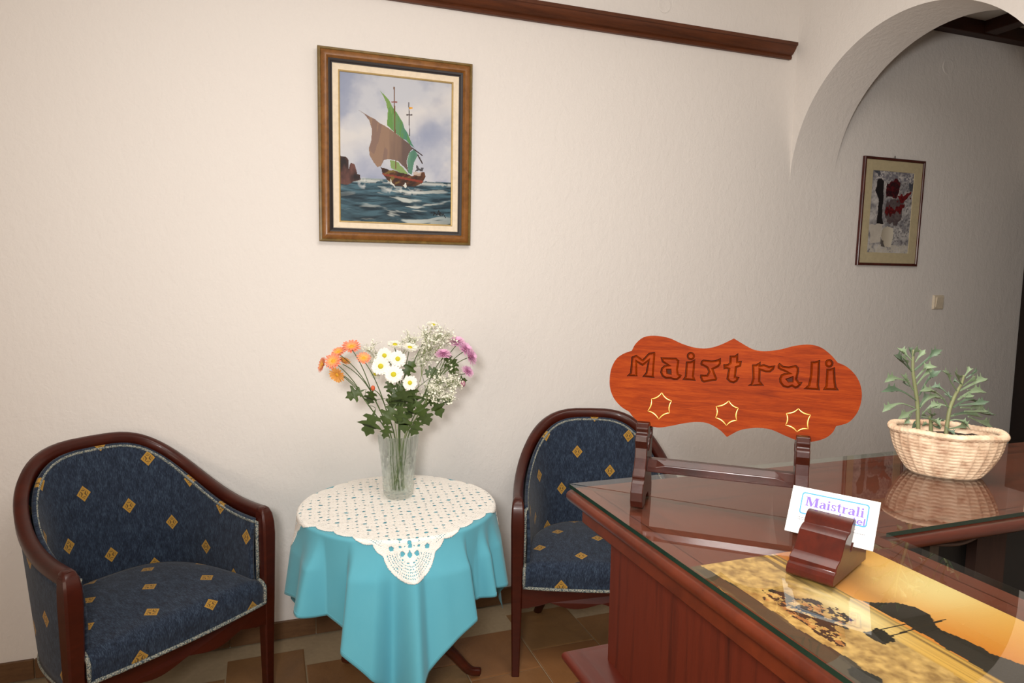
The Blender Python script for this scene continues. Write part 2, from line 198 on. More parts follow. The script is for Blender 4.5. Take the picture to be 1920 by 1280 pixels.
# ------------------------------------------------------------------ materials
class NT:
    def __init__(self, name):
        self.mat = bpy.data.materials.new(name); self.mat.use_nodes = True
        self.t = self.mat.node_tree; self.t.nodes.clear()
        self.out = self.t.nodes.new('ShaderNodeOutputMaterial')
    def n(self, typ, **kw):
        nd = self.t.nodes.new(typ); ins = kw.pop('ins', {})
        for k, v in kw.items(): setattr(nd, k, v)
        for k, v in ins.items():
            s = nd.inputs[k]
            if isinstance(v, bpy.types.NodeSocket): self.t.links.new(v, s)
            else: s.default_value = v
        return nd
    def math(self, op, a, b=0.0, c=None):
        ins = {0: a, 1: b}
        if c is not None: ins[2] = c
        return self.n('ShaderNodeMath', operation=op, ins=ins).outputs[0]
    def vmath(self, op, a, b=(0, 0, 0)):
        return self.n('ShaderNodeVectorMath', operation=op, ins={0: a, 1: b}).outputs[0]
    def mix(self, fac, a, b, blend='MIX'):
        nd = self.n('ShaderNodeMix', data_type='RGBA', blend_type=blend)
        for k, v in ((0, fac), (6, a), (7, b)):
            if isinstance(v, bpy.types.NodeSocket): self.t.links.new(v, nd.inputs[k])
            else: nd.inputs[k].default_value = v
        return nd.outputs[2]
    def coord(self, which='Object', scale=(1, 1, 1), rot=(0, 0, 0)):
        tc = self.n('ShaderNodeTexCoord')
        return self.n('ShaderNodeMapping', ins={'Vector': tc.outputs[which], 'Scale': scale, 'Rotation': rot}).outputs[0]
    def noise(self, vec, scale, detail=4.0, rough=0.55, dist=0.0):
        return self.n('ShaderNodeTexNoise', ins={'Vector': vec, 'Scale': scale, 'Detail': detail, 'Roughness': rough, 'Distortion': dist}).outputs[0]
    def ramp(self, fac, stops):
        nd = self.n('ShaderNodeValToRGB', ins={'Fac': fac}); el = nd.color_ramp.elements
        while len(el) < len(stops): el.new(0.5)
        for e, (p, c) in zip(el, stops): e.position = p; e.color = c
        return nd.outputs[0]
    def bump(self, h, strength, dist):
        return self.n('ShaderNodeBump', ins={'Height': h, 'Strength': strength, 'Distance': dist}).outputs[0]
    def pbr(self, color, rough=0.5, normal=None, **kw):
        ins = {'Base Color': color, 'Roughness': rough}
        if normal is not None: ins['Normal'] = normal
        ins.update(kw)
        b = self.n('ShaderNodeBsdfPrincipled', ins=ins)
        self.t.links.new(b.outputs[0], self.out.inputs[0]); return self.mat
    def surf(self, sh):
        self.t.links.new(sh, self.out.inputs[0]); return self.mat

def plain(name, col, rough=0.5, **kw):
    """colour with a little mottling so that nothing is a dead flat tone"""
    t = NT(name); v = t.coord('Object')
    nz = t.noise(v, 60, 3)
    c2 = tuple(c*0.82 for c in col[:3]) + (1,)
    return t.pbr(t.mix(nz, c2, tuple(min(1, c*1.12) for c in col[:3]) + (1,)), rough, **kw)

def wood(name, dark, light, grain=(2, 2, 30), rough=0.35, coat=0.25, streak=1.0, spec=0.4):
    t = NT(name); v = t.coord('Object', scale=grain)
    a = t.noise(v, 3.0, 6, 0.6, 0.4); b = t.noise(t.coord('Object', scale=tuple(g*6 for g in grain)), 5.0, 3, 0.5)
    f = t.math('ADD', t.math('MULTIPLY', a, 0.75), t.math('MULTIPLY', b, 0.25))
    col = t.ramp(f, [(0.5-0.22*streak, dark), (0.5+0.22*streak, light)])
    return t.pbr(col, rough, t.bump(b, 0.08, 0.001), **{'Coat Weight': coat, 'Coat Roughness': 0.12, 'Specular IOR Level': spec})

M = {}
def make_materials():
    # plaster walls with a fine rolled stipple
    t = NT('wall_plaster'); v = t.coord('Object')
    a = t.noise(v, 95, 3, 0.6, 0.3); b = t.noise(t.coord('Object', scale=(1, 1, 0.55)), 34, 3, 0.5, 0.6); d = t.noise(v, 1.2, 2)
    h = t.math('ADD', t.math('MULTIPLY', a, 0.5), t.math('MULTIPLY', b, 0.9))
    M['wall'] = t.pbr(t.mix(d, (0.83, 0.785, 0.74, 1), (0.86, 0.82, 0.775, 1)), 0.92, t.bump(h, 0.5, 0.005), **{'Specular IOR Level': 0.2})
    t = NT('ceiling_paint'); M['ceiling'] = t.pbr(t.mix(t.noise(t.coord('Object'), 3), (0.80, 0.78, 0.74, 1), (0.85, 0.83, 0.79, 1)), 0.9)
    M['mahogany'] = wood('dark_mahogany', srgb(52, 17, 9), srgb(90, 34, 18), (2, 2, 14), 0.32, 0.35, 1.2)
    M['chairwood'] = wood('chair_mahogany', srgb(44, 13, 7), srgb(78, 27, 13), (3, 3, 10), 0.38, 0.14, 1.4, 0.3)
    M['trimwood'] = wood('trim_wood', srgb(56, 27, 12), srgb(110, 58, 29), (1.2, 12, 12), 0.5, 0.05, 1.1)
    M['beam'] = wood('dark_beam_wood', srgb(40, 18, 8), srgb(66, 32, 16), (2, 10, 10), 0.6, 0.0)
    # counter: ribbon-striped veneer, vertical grain on the panels, along the run on the tops
    def ribbon(name, sc, dark, light, rough, coat):
        t = NT(name); v = t.coord('Object', scale=sc)
        a = t.noise(v, 4.0, 4, 0.55, 0.2); b = t.noise(t.coord('Object', scale=tuple(s*9 for s in sc)), 6, 3, 0.6)
        f = t.math('ADD', t.math('MULTIPLY', a, 0.8), t.math('MULTIPLY', b, 0.2))
        return t.pbr(t.ramp(f, [(0.28, dark), (0.5, light), (0.72, tuple(x*0.72 for x in light[:3])+(1,))]), rough, t.bump(b, 0.06, 0.001), **{'Coat Weight': coat, 'Coat Roughness': 0.15, 'Specular IOR Level': 0.25})
    M['veneer'] = ribbon('counter_veneer', (9, 9, 0.5), srgb(46, 14, 6), srgb(84, 29, 13), 0.55, 0.03)
    M['veneer_a'] = ribbon('counter_top_veneer', (9, 0.7, 9), srgb(62, 24, 15), srgb(98, 42, 27), 0.5, 0.0)
    M['veneer_b'] = ribbon('counter_wing_veneer', (0.7, 9, 9), srgb(62, 24, 15), srgb(98, 42, 27), 0.5, 0.0)
    M['moulding'] = wood('counter_moulding_wood', srgb(54, 18, 8), srgb(100, 39, 16), (4, 4, 4), 0.4, 0.15, 1.2)
    M['ledge'] = wood('counter_ledge_wood', srgb(66, 20, 10), srgb(98, 31, 16), (6, 1, 6), 0.4, 0.12, 1.2)
    M['batten'] = wood('raw_batten_wood', srgb(40, 22, 15), srgb(64, 38, 26), (8, 8, 1), 0.7, 0)
    M['batten_pale'] = wood('pale_batten_wood', srgb(84, 70, 58), srgb(110, 94, 80), (8, 8, 1), 0.7, 0); M['shade_black'] = plain('under_counter_shade', srgb(8, 7, 6), 0.6)  # near-black stands in for the shade inside the counter
    # sign
    t = NT('sign_board_wood'); v = t.coord('Object', scale=(2.2, 10, 26))
    a = t.noise(v, 5, 6, 0.65, 0.8); b = t.noise(t.coord('Object', scale=(14, 60, 240)), 6, 3, 0.6)
    f = t.math('ADD', t.math('MULTIPLY', a, 0.7), t.math('MULTIPLY', b, 0.3))
    M['sign'] = t.pbr(t.ramp(f, [(0.30, srgb(78, 20, 2)), (0.5, srgb(108, 36, 3)), (0.68, srgb(126, 50, 8))]), 0.6, t.bump(b, 0.05, 0.001), **{'Specular IOR Level': 0.05})
    M['sign_edge'] = wood('sign_edge_wood', srgb(38, 12, 4), srgb(62, 22, 8), (4, 4, 4), 0.7, 0.0, 1.0, 0.1)
    M['letter'] = wood('carved_letter_wood', srgb(90, 26, 8), srgb(122, 38, 12), (3, 10, 26), 0.6, 0.0, 1.0, 0.12)
    M['groove'] = plain('groove_stain', srgb(58, 20, 10), 0.35)
    M['gilt'] = plain('gilt_paint', srgb(226, 182, 96), 0.3, **{'Metallic': 0.55})
    M['stand'] = wood('sign_stand_wood', srgb(30, 10, 6), srgb(56, 20, 11), (6, 6, 6), 0.3, 0.18, 1.0, 0.25)
    M['holder'] = wood('card_holder_wood', srgb(42, 12, 7), srgb(76, 24, 12), (8, 3, 8), 0.3, 0.2, 1.0, 0.25)
    # upholstery: dark blue chenille with staggered gold diamonds
    t = NT('blue_fabric'); uv = t.n('ShaderNodeUVMap').outputs[0]
    fl = t.noise(t.n('ShaderNodeMapping', ins={'Vector': uv, 'Scale': (420, 70, 1)}).outputs[0], 1.0, 4, 0.7, 0.3)
    fl2 = t.noise(t.n('ShaderNodeMapping', ins={'Vector': uv, 'Scale': (60, 20, 1)}).outputs[0], 1.0, 3, 0.6)
    base = t.ramp(t.math('ADD', t.math('MULTIPLY', fl, 0.7), t.math('MULTIPLY', fl2, 0.3)), [(0.34, srgb(21, 25, 34)), (0.5, srgb(39, 49, 66)), (0.66, srgb(70, 86, 104))])
    S = 0.172; A = R(27)
    p = t.n('ShaderNodeVectorRotate', rotation_type='Z_AXIS', ins={'Vector': uv, 'Angle': A}).outputs[0]
    p = t.vmath('FRACTION', t.vmath('ADD', t.vmath('MULTIPLY', p, (1/S, 1/S, 0)), (20.35, 20.1, 0)))
    p = t.vmath('MULTIPLY', t.vmath('SUBTRACT', p, (0.5, 0.5, 0)), (S, S, 0))
    p = t.n('ShaderNodeVectorRotate', rotation_type='Z_AXIS', ins={'Vector': p, 'Angle': -A}).outputs[0]
    sx = t.n('ShaderNodeSeparateXYZ', ins={0: p}); ax = t.math('ABSOLUTE', sx.outputs[0]); ay = t.math('ABSOLUTE', sx.outputs[1])
    s = t.math('ADD', ax, t.math('MULTIPLY', ay, 0.92))
    inside = t.math('LESS_THAN', s, 0.0245)
    core = t.math('MULTIPLY', t.math('LESS_THAN', s, 0.0180), t.math('GREATER_THAN', t.math('SINE', t.math('MULTIPLY', t.math('MULTIPLY', t.math('SUBTRACT', ax, ay), t.math('ADD', ax, ay)), 42000.0)), 0.25))
    gold = t.mix(t.noise(t.vmath('MULTIPLY', uv, (500, 500, 0)), 1.0, 2), srgb(150, 112, 44), srgb(196, 152, 70))
    gold = t.mix(t.math('MULTIPLY', core, 0.75), gold, srgb(58, 48, 44))
    M['fabric'] = t.pbr(t.mix(inside, base, gold), 0.85, t.bump(fl, 0.35, 0.0015), **{'Sheen Weight': 0.12, 'Sheen Roughness': 0.5, 'Specular IOR Level': 0.15})
    t = NT('braid_trim'); v = t.coord('Object'); w = t.n('ShaderNodeTexVoronoi', ins={'Vector': v, 'Scale': 260.0}).outputs[0]
    M['braid'] = t.pbr(t.ramp(w, [(0.15, srgb(192, 184, 160)), (0.5, srgb(130, 136, 130)), (0.8, srgb(66, 82, 92))]), 0.6, t.bump(w, 0.8, 0.003))
    # cloths
    t = NT('turquoise_cloth'); v = t.coord('Object'); a = t.noise(t.coord('Object', scale=(1, 1, 0.5)), 7, 4, 0.6); b = t.noise(v, 700, 2)
    M['cloth'] = t.pbr(t.mix(a, srgb(84, 164, 184), srgb(104, 180, 196)), 0.8, t.bump(t.math('ADD', t.math('MULTIPLY', a, 3.0), t.math('MULTIPLY', b, 0.4)), 0.2, 0.002), **{'Sheen Weight': 0.15, 'Specular IOR Level': 0.2})
    t = NT('crochet_cotton'); v = t.coord('Object'); w = t.n('ShaderNodeTexVoronoi', ins={'Vector': v, 'Scale': 240.0}).outputs[0]
    M['crochet'] = t.pbr(t.ramp(w, [(0.0, srgb(255, 254, 250)), (0.6, srgb(244, 240, 232))]), 0.85, t.bump(w, 0.4, 0.003))
    # glass
    def clear(name, tint, ior, share):
        t = NT(name); fr = t.n('ShaderNodeFresnel', ins={'IOR': ior}).outputs[0]
        tr = t.n('ShaderNodeBsdfTransparent', ins={0: tint}).outputs[0]
        gl = t.n('ShaderNodeBsdfGlossy', ins={0: (1, 1, 1, 1), 'Roughness': 0.015}).outputs[0]
        bf = t.n('ShaderNodeNewGeometry').outputs['Backfacing']      # reflect at the outer faces only
        return t.surf(t.n('ShaderNodeMixShader', ins={0: t.math('MULTIPLY', fr, t.math('SUBTRACT', share, bf)), 1: tr, 2: gl}).outputs[0])
    M['glass'] = clear('counter_glass', (0.93, 0.97, 0.94, 1), 1.5, 1.0)
    t = NT('glass_edge'); M['glass_mitre'] = clear('glass_mitre', (0.90, 0.95, 0.92, 1), 1.3, 1.0); M['glass_edge'] = t.pbr(t.mix(t.noise(t.coord('Object'), 30), srgb(12, 28, 21), srgb(30, 50, 38)), 0.12)
    t = NT('cut_crystal'); rf = t.n('ShaderNodeBsdfGlass', ins={'Color': (0.97, 0.99, 0.98, 1), 'Roughness': 0.02, 'IOR': 1.45}).outputs[0]
    tr = t.n('ShaderNodeBsdfTransparent', ins={0: (0.94, 0.96, 0.95, 1)}).outputs[0]
    M['crystal'] = t.surf(t.n('ShaderNodeMixShader', ins={0: t.math('ADD', 0.30, t.math('MULTIPLY', t.noise(t.coord('Object'), 8), 0.1)), 1: tr, 2: rf}).outputs[0])
    # frames
    M['frame_wood'] = wood('gilded_walnut', srgb(100, 60, 24), srgb(156, 104, 50), (10, 10, 10), 0.4, 0.15, 1.2)
    M['frame_rim'] = wood('frame_rim_gold', srgb(86, 68, 30), srgb(140, 112, 58), (10, 10, 10), 0.4, 0.1)
    M['frame_dark'] = plain('frame_dark_sight', srgb(34, 25, 24), 0.5)
    M['liner'] = plain('cream_liner', srgb(238, 222, 196), 0.75)
    M['goldline'] = plain('gold_slip', srgb(196, 168, 112), 0.4, **{'Metallic': 0.4})
    M['pic_frame'] = wood('thin_red_frame', srgb(50, 16, 10), srgb(92, 30, 18), (6, 6, 6), 0.35, 0.3)
    M['mat_board'] = plain('mat_board', srgb(196, 182, 146), 0.85)
    t = NT('painted_print'); at = t.n('ShaderNodeAttribute', attribute_name='paint').outputs[0]
    M['print'] = t.pbr(at, 0.55, t.bump(t.noise(t.coord('Object'), 420, 2), 0.15, 0.001), **{'Specular IOR Level': 0.3})
    M['switch'] = plain('switch_plastic', srgb(228, 214, 190), 0.4)
    # floor
    t = NT('slate_tile'); v = t.coord('Object', scale=(1, 1, 1)); oi = t.n('ShaderNodeObjectInfo').outputs['Random']
    a = t.noise(t.vmath('ADD', v, t.n('ShaderNodeCombineXYZ', ins={0: t.math('MULTIPLY', oi, 37.0)}).outputs[0]), 9, 5, 0.6, 1.0)
    c1 = t.mix(oi, srgb(104, 78, 48), srgb(122, 80, 46)); c2 = t.mix(oi, srgb(146, 116, 74), srgb(154, 106, 64))
    M['tile'] = t.pbr(t.mix(a, c1, c2), 0.42, t.bump(a, 0.5, 0.006))
    M['grout'] = plain('floor_grout', srgb(166, 146, 116), 0.9)
    M['skirting'] = wood('skirting_tile', srgb(86, 60, 38), srgb(122, 88, 58), (6, 6, 20), 0.5, 0, 1.2)
    # planter and plants
    t = NT('basket_ceramic'); v = t.coord('Object'); a = t.noise(v, 45, 4, 0.6); b = t.noise(v, 160, 2)
    M['basket'] = t.pbr(t.ramp(a, [(0.3, srgb(168, 132, 104)), (0.55, srgb(216, 188, 158)), (0.75, srgb(230, 208, 180))]), 0.6, t.bump(b, 0.3, 0.002))
    t = NT('potting_soil'); v = t.coord('Object'); b = t.noise(v, 120, 4, 0.7)
    M['soil'] = t.pbr(t.mix(b, srgb(24, 17, 12), srgb(66, 50, 38)), 0.95, t.bump(b, 1.0, 0.01))
    def leafy(name, c1, c2, rough=0.5, sc=40):
        t = NT(name); a = t.noise(t.coord('Object'), sc, 3)
        return t.pbr(t.mix(a, c1, c2), rough, **{'Subsurface Weight': 0.08, 'Subsurface Radius': (0.003, 0.004, 0.002)})
    M['succulent'] = leafy('succulent_leaf', srgb(92, 112, 82), srgb(128, 144, 112), 0.6)
    M['succulent_dark'] = leafy('succulent_leaf_dark', srgb(62, 82, 64), srgb(100, 120, 94), 0.55)
    M['succulent_stem'] = leafy('succulent_stem', srgb(104, 100, 70), srgb(128, 138, 92), 0.6)
    M['mumleaf'] = leafy('chrysanthemum_leaf', srgb(40, 58, 20), srgb(80, 100, 42), 0.5, 60)
    M['mumstem'] = leafy('flower_stem', srgb(58, 78, 36), srgb(96, 116, 60), 0.5, 60)
    M['gypstem'] = leafy('gypsophila_stem', srgb(112, 128, 78), srgb(150, 160, 106), 0.5, 60)
    def petal(name, cin, cout):
        t = NT(name); tc = t.n('ShaderNodeTexCoord').outputs['Object']
        ln = t.n('ShaderNodeVectorMath', operation='LENGTH', ins={0: tc}).outputs['Value']
        f = t.math('ADD', t.math('MULTIPLY', ln, 34.0), t.math('MULTIPLY', t.math('SUBTRACT', t.noise(tc, 90, 2), 0.5), 0.5))
        return t.pbr(t.ramp(f, [(0.25, cin), (0.75, cout)]), 0.6, **{'Subsurface Weight': 0.1, 'Subsurface Radius': (0.004, 0.003, 0.002)})
    M['petal_o'] = petal('orange_petal', srgb(246, 182, 84), srgb(244, 146, 116))
    M['petal_o2'] = petal('amber_petal', srgb(226, 148, 62), srgb(244, 176, 92))
    M['petal_w'] = petal('white_petal', srgb(236, 234, 214), srgb(244, 242, 232))
    M['petal_p'] = petal('pink_petal', srgb(216, 142, 188), srgb(240, 190, 220))
    M['disc_y'] = plain('yellow_green_disc', srgb(206, 196, 40), 0.8)
    M['disc_o'] = plain('amber_disc', srgb(232, 170, 48), 0.8)
    M['disc_p'] = plain('pink_disc', srgb(196, 120, 150), 0.8)
    M['bud'] = plain('orange_bud', srgb(214, 98, 56), 0.6)
    M['budp'] = plain('pink_bud', srgb(190, 130, 150), 0.6)
    M['gyp'] = plain('gypsophila_blossom', srgb(248, 244, 226), 0.7)
    # stationery
    M['card'] = plain('card_stock', srgb(200, 199, 194), 0.7)
    M['ink_purple'] = plain('lilac_ink', srgb(104, 80, 164), 0.6)
    M['ink_blue'] = plain('sky_blue_ink', srgb(52, 128, 184), 0.6)
    M['ink_grey'] = plain('grey_ink', srgb(96, 92, 96), 0.6)
    M['cable'] = plain('cable_rubber', srgb(96, 72, 60), 0.5)
    M['box_card'] = plain('pale_card', srgb(226, 214, 192), 0.7)
    M['door'] = wood('door_dark_wood', srgb(18, 10, 7), srgb(36, 20, 13), (6, 6, 1), 0.5, 0.1)
    M['steel'] = plain('dark_steel', srgb(90, 84, 78), 0.3, **{'Metallic': 1.0})
make_materials()

# ------------------------------------------------------------------ painting by numbers (colour per vertex of a fine flat grid)
_rs = np.random.RandomState(11); _tab = _rs.rand(64, 64)
def vnoise(x, y):
    xi = np.floor(x).astype(int); yi = np.floor(y).astype(int); fx = x-xi; fy = y-yi
    fx = fx*fx*(3-2*fx); fy = fy*fy*(3-2*fy)
    g = lambda a, b: _tab[a % 64, b % 64]
    return (g(xi, yi)*(1-fx)+g(xi+1, yi)*fx)*(1-fy)+(g(xi, yi+1)*(1-fx)+g(xi+1, yi+1)*fx)*fy
def fbm(x, y, o=4):
    s = 0; a = 0.5; 
    for k in range(o): s = s+a*vnoise(x*2**k+7*k, y*2**k+3*k); a *= 0.5
    return s/(1-0.5**o)
class Canvas:
    def __init__(self, nx, ny):
        self.nx, self.ny = nx, ny
        self.u, self.v = np.meshgrid((np.arange(nx)+0.5)/nx, (np.arange(ny)+0.5)/ny)
        self.c = np.zeros((ny, nx, 3))
    def col(self, rgb): return np.array(srgb(*rgb)[:3])
    def fill(self, mask, rgb, a=1.0):
        m = (np.asarray(mask, float)*a)[..., None]; k = rgb if isinstance(rgb, np.ndarray) else self.col(rgb)
        self.c = self.c*(1-m)+k*m
    def lerp(self, t, a, b): return self.col(a)*(1-t[..., None])+self.col(b)*t[..., None]
    def poly(self, pts, wob=0.0, sc=40):
        u, v = self.u, self.v
        if wob:
            u = u+(vnoise(self.u*sc, self.v*sc)-0.5)*wob; v = v+(vnoise(self.u*sc+9, self.v*sc+5)-0.5)*wob
        m = np.zeros(u.shape, bool); n = len(pts)
        for i in range(n):
            (x0, y0), (x1, y1) = pts[i], pts[(i+1) % n]
            if y0 == y1: continue
            cond = ((y0 > v) != (y1 > v)) & (u < (x1-x0)*(v-y0)/(y1-y0)+x0)
            m ^= cond
        return m
    def line(self, pts, w, asp):
        m = np.zeros(self.u.shape, bool)
        for (x0, y0), (x1, y1) in zip(pts[:-1], pts[1:]):
            dx, dy = x1-x0, (y1-y0)*asp; L = dx*dx+dy*dy+1e-9
            t = np.clip(((self.u-x0)*dx+(self.v-y0)*asp*dy)/L, 0, 1)
            m |= (self.u-x0-t*dx)**2+((self.v-y0)*asp-t*dy)**2 < w*w
        return m
    def build(self, name, to3, parent, mat=None):
        """to3(u, v) for arrays -> (n,3); one cell per colour"""
        nx, ny = self.nx, self.ny
        gu, gv = np.meshgrid(np.arange(nx+1)/nx, np.arange(ny+1)/ny)
        P = to3(gu.ravel(), gv.ravel())
        i = np.arange(nx*ny); r = i//nx; cc = i % nx; a = r*(nx+1)+cc
        F = np.stack([a, a+nx+1, a+nx+2, a+1], 1)
        me = bpy.data.meshes.new(name); me.from_pydata(P.tolist(), [], F.tolist())
        at = me.color_attributes.new('paint', 'FLOAT_COLOR', 'CORNER')
        cols = np.concatenate([self.c.reshape(-1, 3), np.ones((nx*ny, 1))], 1).astype(np.float32)
        at.data.foreach_set('color', np.repeat(cols, 4, axis=0).ravel())
        me.materials.append(mat or M['print']); me.update()
        o = bpy.data.objects.new(name, me); COL.objects.link(o); o.parent = parent
        return o

# ------------------------------------------------------------------ the room
WY = 2.815            # face of the back wall
AX0, AX1 = 2.497, 2.777   # arch wall faces
ACY, ACZ, AR = 2.19, 1.975, 0.625
CEIL = 3.0
def struct(o, label=None): return tag(o, label, None, None, 'structure')

struct(MB().box(-2.6, 4.4, WY, WY+0.12, 0, 3.1).build('wall_back', M['wall']), 'cream stippled plaster wall behind the chairs')
struct(MB().box(-2.62, -2.5, -2.5, WY, 0, 3.1).build('wall_left', M['wall']), 'cream plaster wall at the left side')
struct(MB().box(-2.6, 2.777, -2.52, -2.4, 0, 3.1).build('wall_front', M['wall']), 'cream plaster wall behind the camera')
arc = [(ACY-AR*math.cos(a), ACZ+AR*math.sin(a)) for a in [PI*k/48 for k in range(49)]]
arc[-1] = (WY, ACZ); arc.append((WY+0.08, ACZ))
poly = [(-2.4, 0), (ACY-AR, 0)] + arc + [(WY+0.08, 3.1), (-2.4, 3.1)]
aw = MB().prism([poly], AX0, AX1, lambda a, b, w: (w, a, b)).build('wall_right', M['wall'], smooth=True, sharp=30)
struct(aw, 'plaster wall with a round arch opening onto the corridor')
struct(MB().box(AX1, 4.4, 0.68, 0.8, 0, 3.0).build('wall_corridor', M['wall']), 'plaster wall on the near side of the corridor')
struct(MB().box(4.3, 4.4, 0.8, WY, 0, 3.0).build('wall_end', M['wall']), 'plaster wall closing the corridor')
struct(MB().box(-2.6, AX1, -2.5, WY, CEIL, CEIL+0.1).build('ceiling', M['ceiling']), 'white ceiling of the lobby')
struct(MB().box(AX1, 4.4, 0.68, WY, 2.9, 3.0).build('ceiling', M['ceiling']), 'white ceiling of the corridor between dark beams')

# floor: slab with laid tiles; the ones near the seats are built one by one
floor = struct(MB().box(-2.6, 4.4, -2.5, WY, -0.12, -0.004).build('floor', M['grout']), 'brown slate-look tiled floor')
TW, TL = 0.2843, 0.30
def tile_mesh(seed):
    rn = random.Random(seed); g = 0.0025
    w, l = TW/2-g, TL/2-g; c = 0.004
    vs = [(-w, -l, -0.006), (w, -l, -0.006), (w, l, -0.006), (-w, l, -0.006)]
    vs += [(sx*w+rn.uniform(-.0008, .0008), sy*l+rn.uniform(-.0008, .0008), -0.0015) for sx, sy in ((-1, -1), (1, -1), (1, 1), (-1, 1))]
    vs += [(sx*(w-c), sy*(l-c), rn.uniform(-0.0006, 0.0006)) for sx, sy in ((-1, -1), (1, -1), (1, 1), (-1, 1))]
    fs = [(0, 1, 5, 4), (1, 2, 6, 5), (2, 3, 7, 6), (3, 0, 4, 7), (4, 5, 9, 8), (5, 6, 10, 9), (6, 7, 11, 10), (7, 4, 8, 11), (8, 9, 10, 11)]
    me = bpy.data.meshes.new('tile'); me.from_pydata(vs, [], fs); me.materials.append(M['tile']); return me
tms = [tile_mesh(k) for k in range(5)]
rn = random.Random(4)
x_first = 0.122 + TW/2
for i in range(-5, 8):
    off = 0.12 if i % 2 else 0.0
    for j in range(-4, 3):
        y = 2.29 + off - TL/2 - j*TL if False else 2.29 + off + TL/2 + (j-1)*TL
        if y + TL/2 > WY + 0.02 or y < 1.05: continue
        o = bpy.data.objects.new('tile', tms[rn.randrange(5)]); COL.objects.link(o); o.parent = floor
        o.location = (x_first+i*TW, y, 0); o.rotation_euler = (0, 0, 0)
# the rest of the floor, out of the photograph: the same tiles joined as one part
mb = MB()
for i in range(-9, 15):
    off = 0.12 if i % 2 else 0.0
    for j in range(-16, 3):
        y = 2.29 + off + TL/2 + (j-1)*TL
        if y + TL/2 > WY+0.02 or y < -2.4: continue
        if -5 <= i < 8 and y >= 1.05: continue
        x = x_first+i*TW; mb.box(x-TW/2+.0025, x+TW/2-.0025, y-TL/2+.0025, y+TL/2-.0025, -0.005, 0)
tag(mb.build('tile_field', M['tile'], floor), kind='stuff')

# skirting: one slab per tile width, proud of the wall
bb = struct(MB().box(-2.5, AX0+0.2, WY-0.004, WY, 0, 0.072).build('baseboard_back', M['grout']), 'brown tile skirting along the back wall')
sk = MB().box(-0.1635, 0.1635, -0.010, 0.003, 0.001, 0.075).build('skirting_tile', M['skirting'], bb); bevel(sk, 0.002, 1)
sk.location = (-2.3, WY-0.001, 0)
for k in range(1, 15):
    o = sk.copy(); COL.objects.link(o); o.parent = bb; o.location = (-2.3+0.33*k, WY-0.001, 0)

# wooden picture rail on the back wall
pr = [(0, 2.563), (0.016, 2.563), (0.021, 2.572), (0.017, 2.580), (0.030, 2.588), (0.046, 2.606), (0.050, 2.616), (0.058, 2.618), (0.058, 2.632), (0, 2.632)]
struct(MB().prism([pr], -2.5, 2.452, lambda a, b, w: (w, WY-a, b)).build('trim_1', M['trimwood'], smooth=True, sharp=35), 'brown wooden picture rail running along the back wall')
# corridor beams
struct(bevel(MB().box(AX1, 4.3, WY-0.06, WY, 2.828, 2.9).build('trim_2', M['beam']), 0.004), 'dark wooden beam along the corridor wall under the ceiling')
struct(bevel(MB().box(3.70, 3.79, 0.8, WY-0.06, 2.835, 2.9).build('trim_3', M['beam']), 0.004), 'dark ceiling beam crossing the corridor')
# door at the end of the corridor
d = struct(MB().box(4.262, 4.30, 1.98, WY-0.004, 0, 2.1).build('door_1', M['door']), 'dark wooden door at the end of the corridor')
for z0, z1 in ((0.25, 0.95), (1.1, 1.9)):
    p = MB().box(4.255, 4.264, 2.12, 2.68, z0, z1).build('door_panel', M['door'], d); bevel(p, 0.004)
MB().tube([(4.262, 2.05, 1.03), (4.215, 2.05, 1.03), (4.205, 2.06, 1.03), (4.205, 2.15, 1.03)], 0.009, n=8).build('door_handle', M['steel'], d, smooth=True)

# painted-over round box covers on the wall
def cover(x, z, r, label):
    o = MB()
    rings = [[(x+rr*math.cos(a), WY-dd, z+rr*math.sin(a)) for a in [2*PI*k/28 for k in range(28)]] for rr, dd in ((r, 0.0), (r, 0.0022), (r*0.94, 0.0032), (r*0.86, 0.0026))]
    o.rings(rings, False, True)
    tag(o.build('cover_plate', M['wall'], smooth=True, sharp=50), label, 'cover plate')
cover(1.735, 2.722, 0.034, 'round painted-over cover plate above the wooden picture rail')
cover(3.527, 2.655, 0.042, 'round painted-over cover plate on the corridor wall above the small picture')

# light switch
sw = empty('light_switch', (3.580, WY, 1.374))
tag(sw, 'cream square light switch on the corridor wall', 'light switch')
def frustum(w, h, w2, h2, y0, y1):
    return MB().add([(sx*w, y0, sz*h) for sx, sz in ((-1, -1), (1, -1), (1, 1), (-1, 1))] + [(sx*w2, y1, sz*h2) for sx, sz in ((-1, -1), (1, -1), (1, 1), (-1, 1))],
        [(0, 1, 5, 4), (1, 2, 6, 5), (2, 3, 7, 6), (3, 0, 4, 7), (4, 5, 6, 7), (3, 2, 1, 0)])
bevel(frustum(0.041, 0.041, 0.036, 0.036, 0, -0.011).build('switch_plate', M['switch'], sw), 0.0015)
bevel(MB().add([(-.026, -.010, -.028), (.026, -.010, -.028), (.026, -.010, .028), (-.026, -.010, .028), (-.026, -.013, -.028), (.026, -.013, -.028), (.026, -.020, .028), (-.026, -.020, .028)],
    [(0, 1, 5, 4), (1, 2, 6, 5), (2, 3, 7, 6), (3, 0, 4, 7), (4, 5, 6, 7), (3, 2, 1, 0)]).build('rocker', M['switch'], sw), 0.001)

